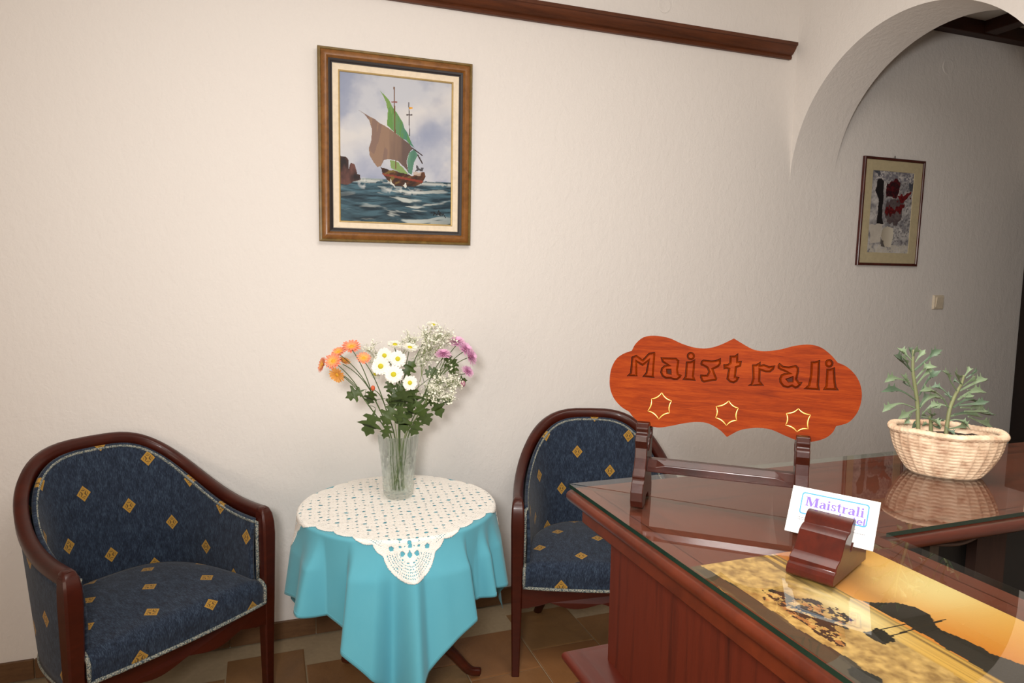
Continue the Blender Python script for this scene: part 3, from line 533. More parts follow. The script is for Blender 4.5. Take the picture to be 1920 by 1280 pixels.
# window added beside the camera to dress the fill light from the left
wn = struct(MB().box(-2.5, -2.492, -1.53, 0.03, 0.95, 2.29).build('added_window_1', M['glass']), 'window added in the left wall for the fill light, out of view')
for x0, x1, z0, z1 in ((-1.6, -1.52, 0.88, 2.36), (0.02, 0.10, 0.88, 2.36), (-1.52, 0.02, 2.28, 2.36), (-1.52, 0.02, 0.88, 0.96)):
    bevel(MB().box(-2.5, -2.46, x0, x1, z0, z1).build('added_window_frame', M['trimwood'], wn), 0.004)

# ------------------------------------------------------------------ pictures
def frame_ring(w, h, profile, mats_name, name, parent):
    """mitred frame; profile = [(inset from outer edge, height off wall)]"""
    mb = MB(); rings = []
    for sx, sz in ((-1, -1), (1, -1), (1, 1), (-1, 1)):
        rings.append([(sx*(w/2-i), -d, sz*(h/2-i)) for i, d in profile])
    rings.append(rings[0])
    mb.rings(rings, False, False, closed=True)
    return mb.build(name, mats_name, parent, smooth=True, sharp=30)

pt = empty('oil_painting', (0.515, WY-0.001, 1.983)); pt.rotation_euler = (R(0.8), 0, 0)
pt.location = (0.515, WY-0.007, 1.983)
tag(pt, 'oil painting of a sailing ship in a wide brown and gold frame', 'painting')
FW, FH = 0.614, 0.736
frame_ring(FW, FH, [(0, 0), (0, 0.020), (0.003, 0.024), (0.009, 0.025), (0.011, 0.022), (0.011, 0)], M['frame_rim'], 'frame_rim', pt)
frame_ring(FW-.02, FH-.02, [(0, 0), (0, 0.021), (0.006, 0.026), (0.014, 0.029), (0.022, 0.028), (0.028, 0.022), (0.030, 0.018), (0.030, 0)], M['frame_wood'], 'frame', pt)
frame_ring(FW-.078, FH-.078, [(0, 0), (0, 0.019), (0.005, 0.018), (0.012, 0.0125), (0.0155, 0.012), (0.0155, 0)], M['frame_dark'], 'sight_edge', pt)
frame_ring(FW-.108, FH-.108, [(0, 0), (0, 0.011), (0.003, 0.0125), (0.020, 0.0095), (0.0235, 0.009), (0.0235, 0)], M['liner'], 'liner', pt)
frame_ring(FW-.154, FH-.154, [(0, 0), (0, 0.0095), (0.0025, 0.0105), (0.005, 0.0095), (0.007, 0.006), (0.007, 0)], M['goldline'], 'gold_slip', pt)
CW, CH = FW-.168, FH-.168
cv = Canvas(230, 300); u, v = cv.u, cv.v; asp = CH/CW
cl = fbm(u*3.2+1.5*v, v*4.5-0.8*u, 5); cl2 = fbm(u*5+11, v*7+4, 4)
cv.c = cv.lerp(np.clip(v*1.2, 0, 1), (150, 158, 180), (172, 177, 194))
cv.fill(np.clip((cl-0.42)*4.5, 0, 1), (196, 199, 206), 0.9)
band = np.clip(1-np.abs(v-0.33+0.35*(u-0.4)+0.14*(cl2-0.5))*6.5, 0, 1)
cv.fill(np.clip(band*1.3*(cl2+0.25), 0, 1), (218, 215, 212), 0.75)
cv.fill(np.clip((cl2-0.56)*6, 0, 1)*(v > 0.38), (214, 212, 210), 0.5)
cv.fill(np.clip((0.42-cl)*5, 0, 1), (134, 146, 174), 0.5)
hz = SHIP['hor']; hv = hz[0][1]+(u-hz[0][0])*(hz[1][1]-hz[0][1])/(hz[1][0]-hz[0][0])
sea = v > hv+0.004*(fbm(u*30, v*5, 2)-0.5)
dep = np.clip((v-hv)/(1-hv), 0, 1)
wav = fbm(u*7, (v+0.018*np.sin(u*9))*46/(0.5+dep), 4)
seac = cv.lerp(np.clip((wav-0.3)*2.4, 0, 1), (22, 46, 58), (74, 108, 122))
seac = seac*(1.05-0.35*dep[..., None])
wh = np.clip((fbm(u*4.5+3, v*34+0.6*np.sin(7*u), 4)-0.56)*9, 0, 1)*np.clip(1.1-1.1*np.abs(u-0.62)*1.5, 0.15, 1)
seac = seac*(1-wh[..., None]*0.85)+cv.col((196, 202, 196))*wh[..., None]*0.85
cv.fill(sea, seac)
cv.fill(np.clip(1-np.abs(v-hv-0.018)*60, 0, 1)*(fbm(u*18, v*70, 3) > 0.45), (208, 210, 204), 0.8)
rk = cv.poly(SHIP['rocks'], 0.02, 18)
cv.fill(rk, cv.lerp(np.clip((fbm(u*16, v*10, 4)-0.3)*2, 0, 1), (34, 22, 24), (112, 72, 64)))
cv.fill(np.clip((fbm(u*26, v*26, 3)-0.5)*6, 0, 1)*np.clip(1-((u-0.2)**2*300+(v-0.735)**2*500), 0, 1), (214, 214, 212), 0.9)
sh = np.clip((u-0.2)*1.6, 0, 1)
cv.fill(cv.line(SHIP['mast2'], 0.004, asp), (88, 78, 80)); cv.fill(cv.line(SHIP['tree1'], 0.005, asp), (70, 60, 62)); cv.fill(cv.poly(SHIP['flag'], 0.012, 60), (226, 160, 40))
cv.fill(cv.poly(SHIP['low'], 0.01), (128, 154, 92))
cv.fill(cv.poly(SHIP['green'], 0.012, 24), cv.lerp(np.clip((u-0.40)*5+(v-0.3)*1.2, 0, 1), (118, 152, 78), (74, 128, 104)))
cv.fill(cv.poly(SHIP['green'], 0.012, 24) & (fbm(u*40, v*9, 2) > 0.6), (92, 140, 70), 0.7)
cv.fill(cv.line(SHIP['mast1'], 0.005, asp), (110, 76, 52)); cv.fill(cv.line(SHIP['tree2'], 0.006, asp), (140, 88, 82))
bs = cv.poly(SHIP['brown'], 0.008, 20)
cv.fill(bs, cv.lerp(np.clip(0.5+0.7*np.sin((u-0.25)*9+2.2*v)+0.7*(fbm(u*34, v*6, 3)-0.5), 0, 1), (100, 82, 76), (146, 118, 98)))
cv.fill(bs & (fbm(u*22+4*v, v*3, 2) > 0.62), (122, 98, 92), 0.6)
cv.fill(cv.poly(SHIP['jib'], 0.008, 20), cv.lerp(np.clip(fbm(u*20, v*6, 3)*1.3-0.1, 0, 1), (62, 108, 96), (104, 150, 122)))
cv.fill(cv.line(SHIP['yard'], 0.005, asp) | cv.line(SHIP['yard2'], 0.006, asp), (56, 40, 36))
hl = cv.poly(SHIP['hull'], 0.01, 30); hp = fbm(u*20, v*50+20*u, 3)
cv.fill(hl, cv.lerp(np.clip((hp-0.3)*2, 0, 1), (52, 32, 24), (104, 62, 36)))
cv.fill(hl & (np.abs(v-0.665-0.10*(u-0.35)) < 0.008), (132, 56, 40)); cv.fill(hl & (hp > 0.62) & (u < 0.62), (122, 104, 48), 0.7)
cv.fill(cv.poly(SHIP['deck'], 0.012, 40), (188, 166, 148), 0.8); cv.fill(cv.poly(SHIP['crew'], 0.02, 50), (44, 38, 42), 0.9)
for k in ('foam1', 'foam2'): cv.fill(cv.poly(SHIP[k], 0.03, 40), (214, 214, 206))
cv.fill(np.clip((fbm(u*30, v*40, 3)-0.5)*7, 0, 1)*np.clip(1-((u-0.55)**2*20+(v-0.775)**2*900), 0, 1), (206, 208, 204), 0.8)
cv.fill(cv.line(SHIP['sig'], 0.004, asp), (24, 26, 30))
cv.build('canvas', lambda a, b: np.stack([(a-0.5)*CW, np.full_like(a, -0.0055), (0.5-b)*CH], 1), pt)
MB().box(-FW/2+.012, FW/2-.012, -0.004, 0, -FH/2+.012, FH/2-.012).build('backing', M['frame_dark'], pt)

p2 = empty('framed_print', (3.17, WY-0.006, 1.855)); p2.rotation_euler = (R(0.9), 0, 0)
tag(p2, 'small framed print of a white pot and red flowers on the corridor wall', 'picture')
frame_ring(0.430, 0.566, [(0, 0), (0, 0.014), (0.003, 0.017), (0.011, 0.017), (0.014, 0.013), (0.014, 0)], M['pic_frame'], 'frame', p2)
MB().box(-.204, .204, -.004, 0, -.272, .272).build('backing', M['frame_dark'], p2)
frame_ring(0.404, 0.540, [(0, 0), (0, 0.009), (0.0545, 0.009), (0.056, 0.0075), (0.056, 0)], M['mat_board'], 'mat', p2)
cv = Canvas(110, 170); u, v = cv.u, cv.v
n1 = fbm(u*9, v*14, 5); n2 = fbm(u*34+5, v*52, 3)
cv.c = cv.lerp(np.clip((n1-0.3)*2.3, 0, 1), (132, 130, 134), (206, 202, 198))
cv.fill(np.clip((n2-0.52)*6, 0, 1)*np.clip(0.25+u, 0, 1), (82, 80, 86), 0.75)
cv.fill((n2 > 0.5) & (v < 0.12), (120, 118, 128), 0.8)
cv.fill(cv.poly(PIC2['dark'], 0.05, 20) | cv.poly(PIC2['dark2'], 0.06, 20), (52, 58, 72), 0.85)
cv.fill(cv.poly(PIC2['steps'], 0.04, 14), (206, 198, 184), 0.8)
cv.fill(cv.poly(PIC2['shade'], 0.07, 16), (72, 54, 56), 0.85)
cv.fill(cv.poly(PIC2['trunk'], 0.03, 16), (30, 26, 28)); cv.fill(cv.poly(PIC2['roof'], 0.05, 20), cv.lerp(np.clip((n2-0.4)*4, 0, 1), (36, 16, 22), (88, 18, 26)))
for k in ('red1', 'red2'): cv.fill(cv.poly(PIC2[k], 0.08, 22), cv.lerp(np.clip((n2-0.35)*3, 0, 1), (74, 14, 18), (120, 26, 30)))
cv.fill((v > 0.9) & (n2 > 0.42), (206, 200, 186), 0.8)
cv.fill(cv.poly(PIC2['pot']), cv.lerp(np.clip((u-0.3)*4, 0, 1), (168, 158, 140), (214, 206, 188))); cv.fill(cv.poly(PIC2['potsh'], 0.02), (58, 50, 46), 0.85)
cv.build('print', lambda a, b: np.stack([(a-0.5)*0.294, np.full_like(a, -0.0065), (0.5-b)*0.430], 1), p2)
MB().tube([(-0.006, -0.004, 0.283), (0, -0.006, 0.297), (0.006, -0.004, 0.283)], 0.0015, n=5).build('hanging_loop', M['steel'], p2)

# ------------------------------------------------------------------ reception counter (L-shaped)
X0, Y0, XI, YI = 0.447, 0.960, 0.757, 0.642     # outer and inner edges of the top
YE, XE = -0.62, 2.30                            # where the two wings end
CT = 1.164                                      # top of the veneer, the glass lies on it
rc = empty('reception_counter', (X0, Y0, 0)); rc.location = (0, 0, 0)
tag(rc, 'L-shaped mahogany reception counter with moulded edge and panelled front', 'counter')
def Lout(profile):       # profile (inset from outer edge, z), swept along the outer L
    st = []
    st.append([(X0+o, YE, z) for o, z in profile]); st.append([(X0+o, Y0-o, z) for o, z in profile]); st.append([(XE, Y0-o, z) for o, z in profile])
    return MB().rings(st)
def Lin(profile):
    st = []
    st.append([(XI-o, YE, z) for o, z in profile]); st.append([(XI-o, YI+o, z) for o, z in profile]); st.append([(XE, YI+o, z) for o, z in profile])
    return MB().rings(st)
nose = [(0.030, 1.140)] + [(0.011-0.013*math.cos(a), 1.1505+0.0125*math.sin(a)) for a in [(-0.48+0.96*k/10)*PI for k in range(11)]] + [(0.030, 1.163)]
Lout(nose).build('edge_moulding', M['moulding'], rc, smooth=True, sharp=40)
Lin(nose).build('inner_edge_moulding', M['mahogany'], rc, smooth=True, sharp=40)
top_a = [(X0+.030, YE), (XI-.030, YE), (XI-.030, YI+.030), (X0+.030, Y0-.030)]
top_b = [(X0+.030, Y0-.030), (XI-.030, YI+.030), (XE, YI+.030), (XE, Y0-.030)]
MB().prism([top_a], 1.140, CT, lambda a, b, w: (a, b, w)).build('top', M['veneer_a'], rc)
MB().prism([top_b], 1.140, CT, lambda a, b, w: (a, b, w)).build('top', M['veneer_b'], rc)
# veneered strips over the mouldings so that the top reads as one board
Lout([(0.006, 1.162), (0.031, 1.162), (0.031, CT), (0.006, CT)]).build('top_border', M['veneer_a'], rc)
Lin([(0.006, 1.162), (0.031, 1.162), (0.031, CT), (0.006, CT)]).build('top_border', M['veneer_a'], rc)
Lout([(0.022, 1.108), (0.018, 1.112), (0.018, 1.1385), (0.06, 1.1385), (0.06, 1.108)]).build('frieze', M['moulding'], rc)
Lout([(0.052, 0.892), (0.070, 0.892), (0.070, 1.109), (0.052, 1.109)]).build('front_panel', M['veneer'], rc)
led = [(0.064, 0.894), (0.0, 0.894)]
led = [(0.070, 0.896), (0.022, 0.896), (0.016, 0.893), (0.008, 0.892)] + [(0.008-0.011*math.sin(a), 0.881+0.011*math.cos(a)) for a in [PI*k/8 for k in range(1, 9)]] + [(0.020, 0.868), (0.024, 0.852), (0.070, 0.852)]
Lout(led).build('ledge', M['ledge'], rc, smooth=True, sharp=35)
Lout([(0.046, 0.0), (0.066, 0.0), (0.066, 0.853), (0.046, 0.853)]).build('base_panel', M['veneer'], rc)
Lout([(0.026, 0.0), (0.047, 0.0), (0.047, 0.10), (0.032, 0.105), (0.026, 0.095)]).build('plinth', M['mahogany'], rc)
for y in (0.925, 0.60, 0.28, -0.04, -0.36):
    bevel(MB().box(X0+.028, X0+.0475, y-.03, y+.03, 0.10, 0.853).build('stile', M['mahogany'], rc), 0.003)
for x in (0.482, 0.86, 1.24, 1.62, 2.0):
    bevel(MB().box(x-.03, x+.03, Y0-.0475, Y0-.028, 0.10, 0.853).build('stile', M['mahogany'], rc), 0.003)
# staff side: black sheet painting in the shade under the top, bare battens and a dark shelf
Lout([(0.0702, 0.0), (0.074, 0.0), (0.074, 1.139), (0.0702, 1.139)]).build('shade_lining', M['shade_black'], rc)
MB().box(1.252, 1.332, 0.866, 0.8855, 0.0, 1.139).build('batten', M['batten'], rc)
MB().box(1.135, 1.158, 0.870, 0.8855, 0.0, 1.139).build('batten', M['batten_pale'], rc)
MB().box(1.75, 1.83, 0.866, 0.8855, 0.0, 1.139).build('batten', M['batten'], rc)
MB().box(X0+.075, XI-.02, YE, 0.60, 0.70, 0.72).build('shelf', M['shade_black'], rc)
MB().box(XI-.04, XI-.022, YE, YE+.02, 0.0, 1.139).build('batten', M['batten'], rc)

# glass sheets on the counter, mitred at the corner
def sheet(poly, green, label):
    mb = MB().prism([poly], CT+0.0004, CT+0.0062, lambda a, b, w: (a, b, w), m=0, mside=1); n = len(poly)
    for k in range(n):
        mb.mi[len(mb.mi)-n+k] = 1 if k in green else 2
    o = mb.build('glass_sheet', [M['glass'], M['glass_edge'], M['glass_mitre']])
    tag(o, label, 'glass sheet', 'glass sheets on the counter'); return o
g = 0.0007
sheet([(X0+.001, YE), (XI-.001, YE), (XI-.001, YI-g), (X0+.001, Y0-.003-g)], (3,), 'clear glass sheet over the sunset poster on the near counter wing')
sheet([(X0+.003, Y0-.001), (XI+.001, YI+.001), (XE, YI+.001), (XE, Y0-.001)], (1,), 'clear glass sheet on the far counter wing beneath the plant basket')
GT = CT+0.0063

# sunset poster under the glass
cv = Canvas(330, 170); u, v = cv.u, 1-cv.v       # v up = away from the customer
cv.v = v
s = SUN
sky = np.clip((v-0.5)/0.5, 0, 1)
sunx, suny = s['sun'][0]
cv.c = cv.lerp(np.clip(np.abs(u-sunx)*1.5, 0, 1)*np.clip(1.3-sky, 0, 1), (232, 146, 38), (186, 98, 30))
cv.fill(np.clip(sky*1.15-0.2, 0, 1), (246, 190, 78), 0.8)
cv.fill(np.exp(-((u-sunx)**2*60+(v-suny)**2*9)), (255, 238, 176), 0.9)
cv.fill(np.clip(0.13-np.abs(v-0.62+0.2*(u-0.2)), 0, 1)*6*(u < 0.3), (140, 92, 48), 0.5)
hv = 0.50
wat = v < hv
d2 = np.clip((hv-v)/hv, 0, 1)
st = fbm(u*2.2, v*60, 3)
wc = cv.lerp(np.clip((st-0.36)*3.2, 0, 1), (132, 98, 44), (232, 186, 92))
cv.fill(wat, wc)
sand = wat & (v < 0.40-0.05*u)
cv.fill(sand, cv.lerp(np.clip((fbm(u*60, v*36, 3)-0.25)*1.9, 0, 1), (158, 122, 70), (228, 190, 122)))
gx, gy = s['glit'][0]
cv.fill(np.exp(-((u-gx)**2*90+(v-gy+0.02)**2*190)), (255, 240, 190), 0.95)
cv.fill(cv.poly(s['hill'], 0.012, 60) & (v > 0.45), (44, 32, 24))
tr = cv.poly(s['tree'], 0.06, 26)
cv.fill(tr & (fbm(u*70, v*50, 3) > 0.43), (52, 40, 30)); cv.fill(tr & (fbm(u*50+9, v*40, 3) > 0.66), (206, 140, 84), 0.7)
cv.fill(cv.poly(s['fore'], 0.02, 30), (70, 58, 46)); cv.fill((v < 0.055+0.03*fbm(u*9, v*0, 3)) & (u < 0.75), (84, 72, 58), 0.9)
cv.fill(cv.poly(s['bush'], 0.03, 40), (30, 24, 18))
cv.fill(cv.poly(s['boat'], 0.014, 50), (40, 30, 22)); cv.fill(cv.line(s['mast1'], 0.0016, 0.51) | cv.line(s['mast2'], 0.0022, 0.51), (52, 38, 26))
cv.c = cv.c*np.array([0.68, 0.56, 0.50])
po = empty('sunset_poster', (0.458, 0.645, CT))
tag(po, 'sunset seascape poster lying under the counter glass', 'poster')
cv.build('print', lambda a, b: np.stack([(1-b)*0.244, -a*0.48, np.full_like(a, 0.00025)], 1), po)

# ------------------------------------------------------------------ armchairs
HW, CD, ZA, ZT, EX = 0.312, 0.522, 0.664, 0.900, 0.62
def crv(ph, inset=0.0, taper=1.0):
    """plan curve of the tub chair; ph -90..90 deg; inset towards the inside"""
    s, c = math.sin(ph), math.cos(ph)
    hw, cd = (HW-inset)*(0.55+0.45*taper), (CD-inset)*taper
    return (hw*math.copysign(abs(s)**EX, s), cd*max(c, 0)**EX)
def crz(ph): return ZA+(ZT-ZA)*max(math.cos(ph), 0)**1.6
NPH = 64
def phs(a=1.0): 
    # denser towards the front ends
    return [math.copysign(1-(1-abs(k))**1.5, k)*PI/2*a for k in [-1+2*i/NPH for i in range(NPH+1)]]
def arclen(pts):
    L = [0]
    for a, b in zip(pts[:-1], pts[1:]): L.append(L[-1]+(Vector(a)-Vector(b)).length)
    return L
def tap(z): return 0.87+0.13*min(1, max(0, (z-0.26)/0.62))

def make_armchair():
    root = empty('armchair')
    W = M['chairwood']; P = phs()
    # bent rail
    prof = [(-.018, -.020), (-.013, -.025), (.013, -.025), (.018, -.020), (.0195, .006), (.014, .016), (0, .019), (-.014, .016), (-.0195, .006)]
    rail = [(*crv(p), crz(p)) for p in P if abs(p) < 1.568]
    rail = [(-HW, -0.004, ZA-0.003)] + rail + [(HW, -0.004, ZA-0.003)]
    MB().sweep(rail, prof).build('back_rail', W, root, smooth=True, sharp=50)
    # front posts running down into tapered legs
    for sx in (-1, 1):
        sec = [(0.0, .014, -.016, .014), (0.20, .018, -.020, .018), (0.36, .021, -.025, .021), (0.50, .023, -.029, .023), (0.585, .0245, -.031, .024), (0.63, .0235, -.028, .024), (0.660, .021, -.020, .024), (0.676, .017, -.008, .022), (0.682, .012, .002, .018)]
        rings = []
        for z, hx, y0, y1 in sec:
            cx = sx*(HW - 0.004*(0.66-z)/0.66*0); b = hx*0.25
            rings.append([(cx-hx, y0+b, z), (cx-hx+b, y0, z), (cx+hx-b, y0, z), (cx+hx, y0+b, z), (cx+hx, y1-b, z), (cx+hx-b, y1, z), (cx-hx+b, y1, z), (cx-hx, y1-b, z)])
        MB().rings(rings).build('leg', W, root, smooth=True, sharp=35)
        # rear leg, raked back
        pts = catmull([(sx*.17, .36, .30), (sx*.185, .40, .18), (sx*.195, .43, .09), (sx*.215, .49, 0.0)], 5)
        MB().tube(pts, 0.027, 0.018, n=8).build('leg', W, root, smooth=True, sharp=60)
    # inside upholstery
    top_in = lambda p: crz(p)-0.016
    Pin = phs(0.998)
    al = arclen([(*crv(p, .026, 1), 0) for p in Pin])
    def fin(a, b):
        i = min(NPH, max(0, round(a*NPH))); p = Pin[i]; z = 0.385+(top_in(p)-0.385)*b
        x, y = crv(p, 0.024+0.020*math.sin(PI*min(1, b*1.02))**0.8*(0.4+0.6*math.cos(p)**0.5), tap(z))
        return (x, max(y, 0.008), z)
    mb = MB(); mb.grid(NPH, 14, fin, lambda a, b: (al[min(NPH, round(a*NPH))], 0.385+(top_in(Pin[round(a*NPH)])-0.385)*b))
    bk = mb.build('backrest', M['fabric'], root, smooth=True)
    solidify(bk, 0.012, 0)
    # outside upholstery
    Pout = phs(0.99)
    alo = arclen([(*crv(p, 0, 1), 0) for p in Pout])
    def fout(a, b):
        p = Pout[round(a*NPH)]; z = 0.300+(crz(p)-0.014-0.300)*b
        x, y = crv(p, -0.012+0.010*(1-b), tap(z)); return (x, max(y, 0.010), z)
    mb = MB(); mb.grid(NPH, 10, fout, lambda a, b: (1.7+alo[round(a*NPH)], 0.30+(crz(Pout[round(a*NPH)])-0.314)*b))
    ob = mb.build('outer_panel', M['fabric'], root, smooth=True); solidify(ob, 0.010, 0)
    # braids
    br = [fin(i/NPH, 1.0) for i in range(NPH+1)]
    br = [(x*0.985, y-0.004 if y > .05 else y, z-0.010) for x, y, z in br]
    left = [(-HW+.027, 0.006, z) for z in (0.43, 0.50, 0.58, 0.635)]; right = [(-x, y, z) for x, y, z in reversed(left)]
    MB().tube(left+br+right, 0.0062, n=6).build('braid', M['braid'], root, smooth=True)
    bt = [fout(i/NPH, 0.985) for i in range(NPH+1)]
    bt = [(x*1.012, y*1.008, z-0.004) for x, y, z in bt]
    bo = [fout(i/NPH, 0.0) for i in range(NPH+1)]
    bo = [(x*1.012, y*1.008, z) for x, y, z in bo]
    fl = [Vector(bo[0]).lerp(Vector(bt[0]), k/4) for k in range(1, 4)]; fr = [Vector(bt[-1]).lerp(Vector(bo[-1]), k/4) for k in range(1, 4)]
    loop = [tuple(q) for q in fl] + bt + [tuple(q) for q in fr] + list(reversed(bo))
    MB().tube(loop+[loop[0]], 0.0058, n=6, cap=False).build('outer_braid', M['braid'], root, smooth=True)
    # seat frame band and scalloped apron
    Pf = phs(1.0)
    inner = []; rings = []
    for p in Pf:
        x, y = crv(p, 0.002, tap(0.29)); x2, y2 = crv(p, 0.03, tap(0.29)); y = max(y, -0.004); y2 = max(y2, -0.004)
        rings.append([(x, y, .262), (x, y, .300), (x2, y2, .300), (x2, y2, .262)])
    MB().rings(rings).build('seat_frame', W, root, smooth=True, sharp=40)
    xf = HW-.02
    top = [(-xf, .362), (xf, .362)]
    n = 40
    bot = []
    for k in range(n+1):
        t = 1-2*k/n; a = abs(t)
        z = 0.292+0.016*math.cos(PI*min(1, a/0.62)) * (1 if a < 0.62 else 0) - (0.016 if 0.62 <= a < 0.8 else 0) - (0.016*math.cos((a-0.8)/0.2*PI/2) if a >= 0.8 else 0)
        z = 0.300-0.022*abs(math.sin(a*1.5*PI))**1.2 if a < 0.667 else 0.300-0.030*((a-0.667)/0.333)**0.7
        bot.append((t*xf, z))
    MB().prism([top[::1]+bot], -0.022, 0.0, lambda a, b, w: (a, w-0.012*(1-(a/xf)**2), b)).build('apron', W, root)
    # seat cushion: rolled front, domed top
    XS = HW-0.026
    def yb(x):
        t = min(1, abs(x)/(0.96*HW)); return 0.425*(1-t**3.2)**0.62
    def fseat(a, b):
        t = 2*a-1; x = XS*t*(1-0.02*max(0, (b-.3)))
        yf = -0.026-0.016*(1-t*t)
        rows = [(0.0, 0.352), (0.0, 0.372), (-0.003, 0.395), (-0.001, 0.415), (0.006, 0.429), (0.020, 0.439)]
        if b <= 0.3:
            k = b/0.3*(len(rows)-1); i = min(len(rows)-2, int(k)); f = k-i
            dy = rows[i][0]+(rows[i+1][0]-rows[i][0])*f; z = rows[i][1]+(rows[i+1][1]-rows[i][1])*f
            y = yf+dy; z += 0.010*(1-t*t)*(b/0.3)
            if b > 0: z -= 0.012*max(0, abs(t)-0.85)/0.15*(b/0.3)
        else:
            s = (b-0.3)/0.7; y0 = yf+0.020; y = y0+(max(yb(x), y0+0.02)-y0)*s
            z = 0.439+0.010*(1-t*t)+0.016*math.sin(PI*min(1, s*0.9))*(1-t**4)-0.012*max(0, abs(t)-0.85)/0.15-0.010*s*s
        return (x, y, z)
    def uvs(a, b):
        x, y, z = fseat(a, b); return (x+3.05, (y if b > 0.3 else y-(0.445-z))+0.07)
    mb = MB(); mb.grid(32, 30, fseat, uvs)
    n0 = len(mb.v); 
    st = mb.build('seat', M['fabric'], root, smooth=True); solidify(st, 0.03, -1)
    fe = [fseat(i/32, 0.0) for i in range(33)]
    fe = [(x, y-0.003, z+0.002) for x, y, z in fe]
    up = [(XS*1.0, -0.030, z) for z in (0.37, 0.395, 0.412)] + [(XS*0.995, -0.018, 0.425), (XS*0.99, 0.0, 0.432)]
    MB().tube([(-x, y, z) for x, y, z in reversed(up)]+fe+up, 0.0062, n=6).build('seat_braid', M['braid'], root, smooth=True)
    return root
chair = make_armchair()
chair.location = (-0.264, 2.263, 0); chair.rotation_euler = (0, 0, R(36.9))
tag(chair, 'blue upholstered tub armchair left of the turquoise table, seen whole', 'armchair', 'blue tub armchairs')
c2 = copy_tree(chair); c2.location = (1.152, 2.164, 0); c2.rotation_euler = (0, 0, R(-20.4))
tag(c2, 'blue upholstered tub armchair right of the turquoise table, half behind the counter', 'armchair', 'blue tub armchairs')

# ------------------------------------------------------------------ round table, cloth, doily
TX, TY, TR, TZ = 0.425, 2.300, 0.328, 0.694
tb = empty('side_table', (TX, TY, 0)); tag(tb, 'round pedestal table hidden under the turquoise cloth', 'table')
def lathe(profile, n=40, cap=True):
    return MB().rings([[(r*math.cos(2*PI*k/n), r*math.sin(2*PI*k/n), z) for k in range(n)] for r, z in profile], cap, cap)
lathe([(TR-.012, TZ-.026), (TR-.003, TZ-.022), (TR, TZ-.012), (TR-.003, TZ-.003), (TR-.010, TZ)], 64).build('tabletop', M['mahogany'], tb, smooth=True, sharp=40)
lathe([(.075, TZ-.026), (.06, .63), (.032, .58), (.026, .45), (.04, .36), (.05, .30), (.034, .24), (.048, .19), (.03, .15), (.01, .14)], 28).build('pedestal', M['mahogany'], tb, smooth=True)
for k in range(3):
    a = R(-118+120*k)
    pts = catmull([(0.02, 0, .22), (0.10, 0, .20), (0.19, 0, .12), (0.26, 0, .035), (0.305, 0, .016)], 6)
    rot = Matrix.Rotation(a, 3, 'Z')
    MB().tube([tuple(rot @ p) for p in pts], lambda k: 0.024-0.008*k, n=8).build('leg', M['mahogany'], tb, smooth=True)

CTOP = TZ+0.0022
CORNER = R(-99)           # direction of the cloth's front corner
HS = 0.575                # half side of the square cloth
# fold shape around the edge: (angle from the front corner in degrees, outward swing)
FOLD = [(-180, 0.5), (-165, -0.3), (-150, 0.6), (-135, -0.2), (-126, 0.5), (-116, 0.1), (-104, 0.2), (-92, -0.1), (-78, 0.3), (-64, 0.1), (-48, 0.8), (-40, -0.45), (-31, -0.55), (-23, 0.85), (-12, 0.75), (-4, 0.15), (6, 0.95), (11, 0.55), (22, 0.65), (33, 0.75), (39, -0.4), (46, -0.1), (51, 0.5), (58, 0.0), (66, 0.45), (80, 0.25), (95, 0.0), (108, 0.3), (125, -0.2), (140, 0.6), (155, -0.2), (168, 0.5), (180, 0.5)]
def fold(deg):
    deg = (deg+180) % 360-180
    for (a0, f0), (a1, f1) in zip(FOLD[:-1], FOLD[1:]):
        if a0 <= deg <= a1:
            t = (deg-a0)/(a1-a0); t = t*t*(3-2*t); return f0+(f1-f0)*t
    return 0
def hang(deg):
    deg = float(np.interp((deg+180) % 360-180, [-180, -118, 0, 106, 180], [-180, -90, 0, 90, 180]))   # the cloth lies off centre, its side corners sit further back
    q = ((deg+45) % 90)-45          # angle from nearest corner
    a = R(45-abs(q))                # angle from the side's normal
    return min(HS/math.cos(a), HS*1.40)-TR
NTH = 480
def cloth_pt(i, s):
    deg = -180+360*i/NTH; th = CORNER+R(deg)
    d = s*hang(deg)
    er = 0.008
    if d < er*PI/2:
        r = TR+er*math.sin(d/er); z = CTOP-er*(1-math.cos(d/er))
    else:
        dd = d-er*PI/2; k = min(1, dd/0.10)
        f = fold(deg); sw = (0.08+0.22*f)*k*dd + 0.028*f*k
        sw = max(sw, 0.001*dd)
        r = TR+er+sw; z = CTOP-er-dd*math.sqrt(max(0.2, 1-(0.08+0.22*f)**2))
    return (TX+r*math.cos(th), TY+r*math.sin(th), z)
mb = MB()
mb.add([(TX, TY, CTOP)]+[(TX+TR*q/6*math.cos(CORNER+R(-180+360*i/NTH)), TY+TR*q/6*math.sin(CORNER+R(-180+360*i/NTH)), CTOP) for q in range(1, 7) for i in range(NTH)],
    [(0, 1+i, 1+(i+1) % NTH) for i in range(NTH)]+[(1+q*NTH+i, 1+(q+1)*NTH+i, 1+(q+1)*NTH+(i+1) % NTH, 1+q*NTH+(i+1) % NTH) for q in range(5) for i in range(NTH)])
rows = [0.008, 0.018, 0.03, 0.045]+[0.06+0.94*k/34 for k in range(35)]
ring0 = 1+5*NTH
base = len(mb.v)
mb.v += [cloth_pt(i, s) for s in rows for i in range(NTH)]
for q in range(len(rows)):
    p0 = ring0 if q == 0 else base+(q-1)*NTH; p1 = base+q*NTH
    for i in range(NTH):
        j = (i+1) % NTH; mb.f.append((p0+i, p1+i, p1+j, p0+j)); mb.mi.append(0)
tc = mb.build('tablecloth', M['cloth'], smooth=True); solidify(tc, 0.0012, 1)
tag(tc, 'turquoise cloth draped in folds over the round table', 'tablecloth')
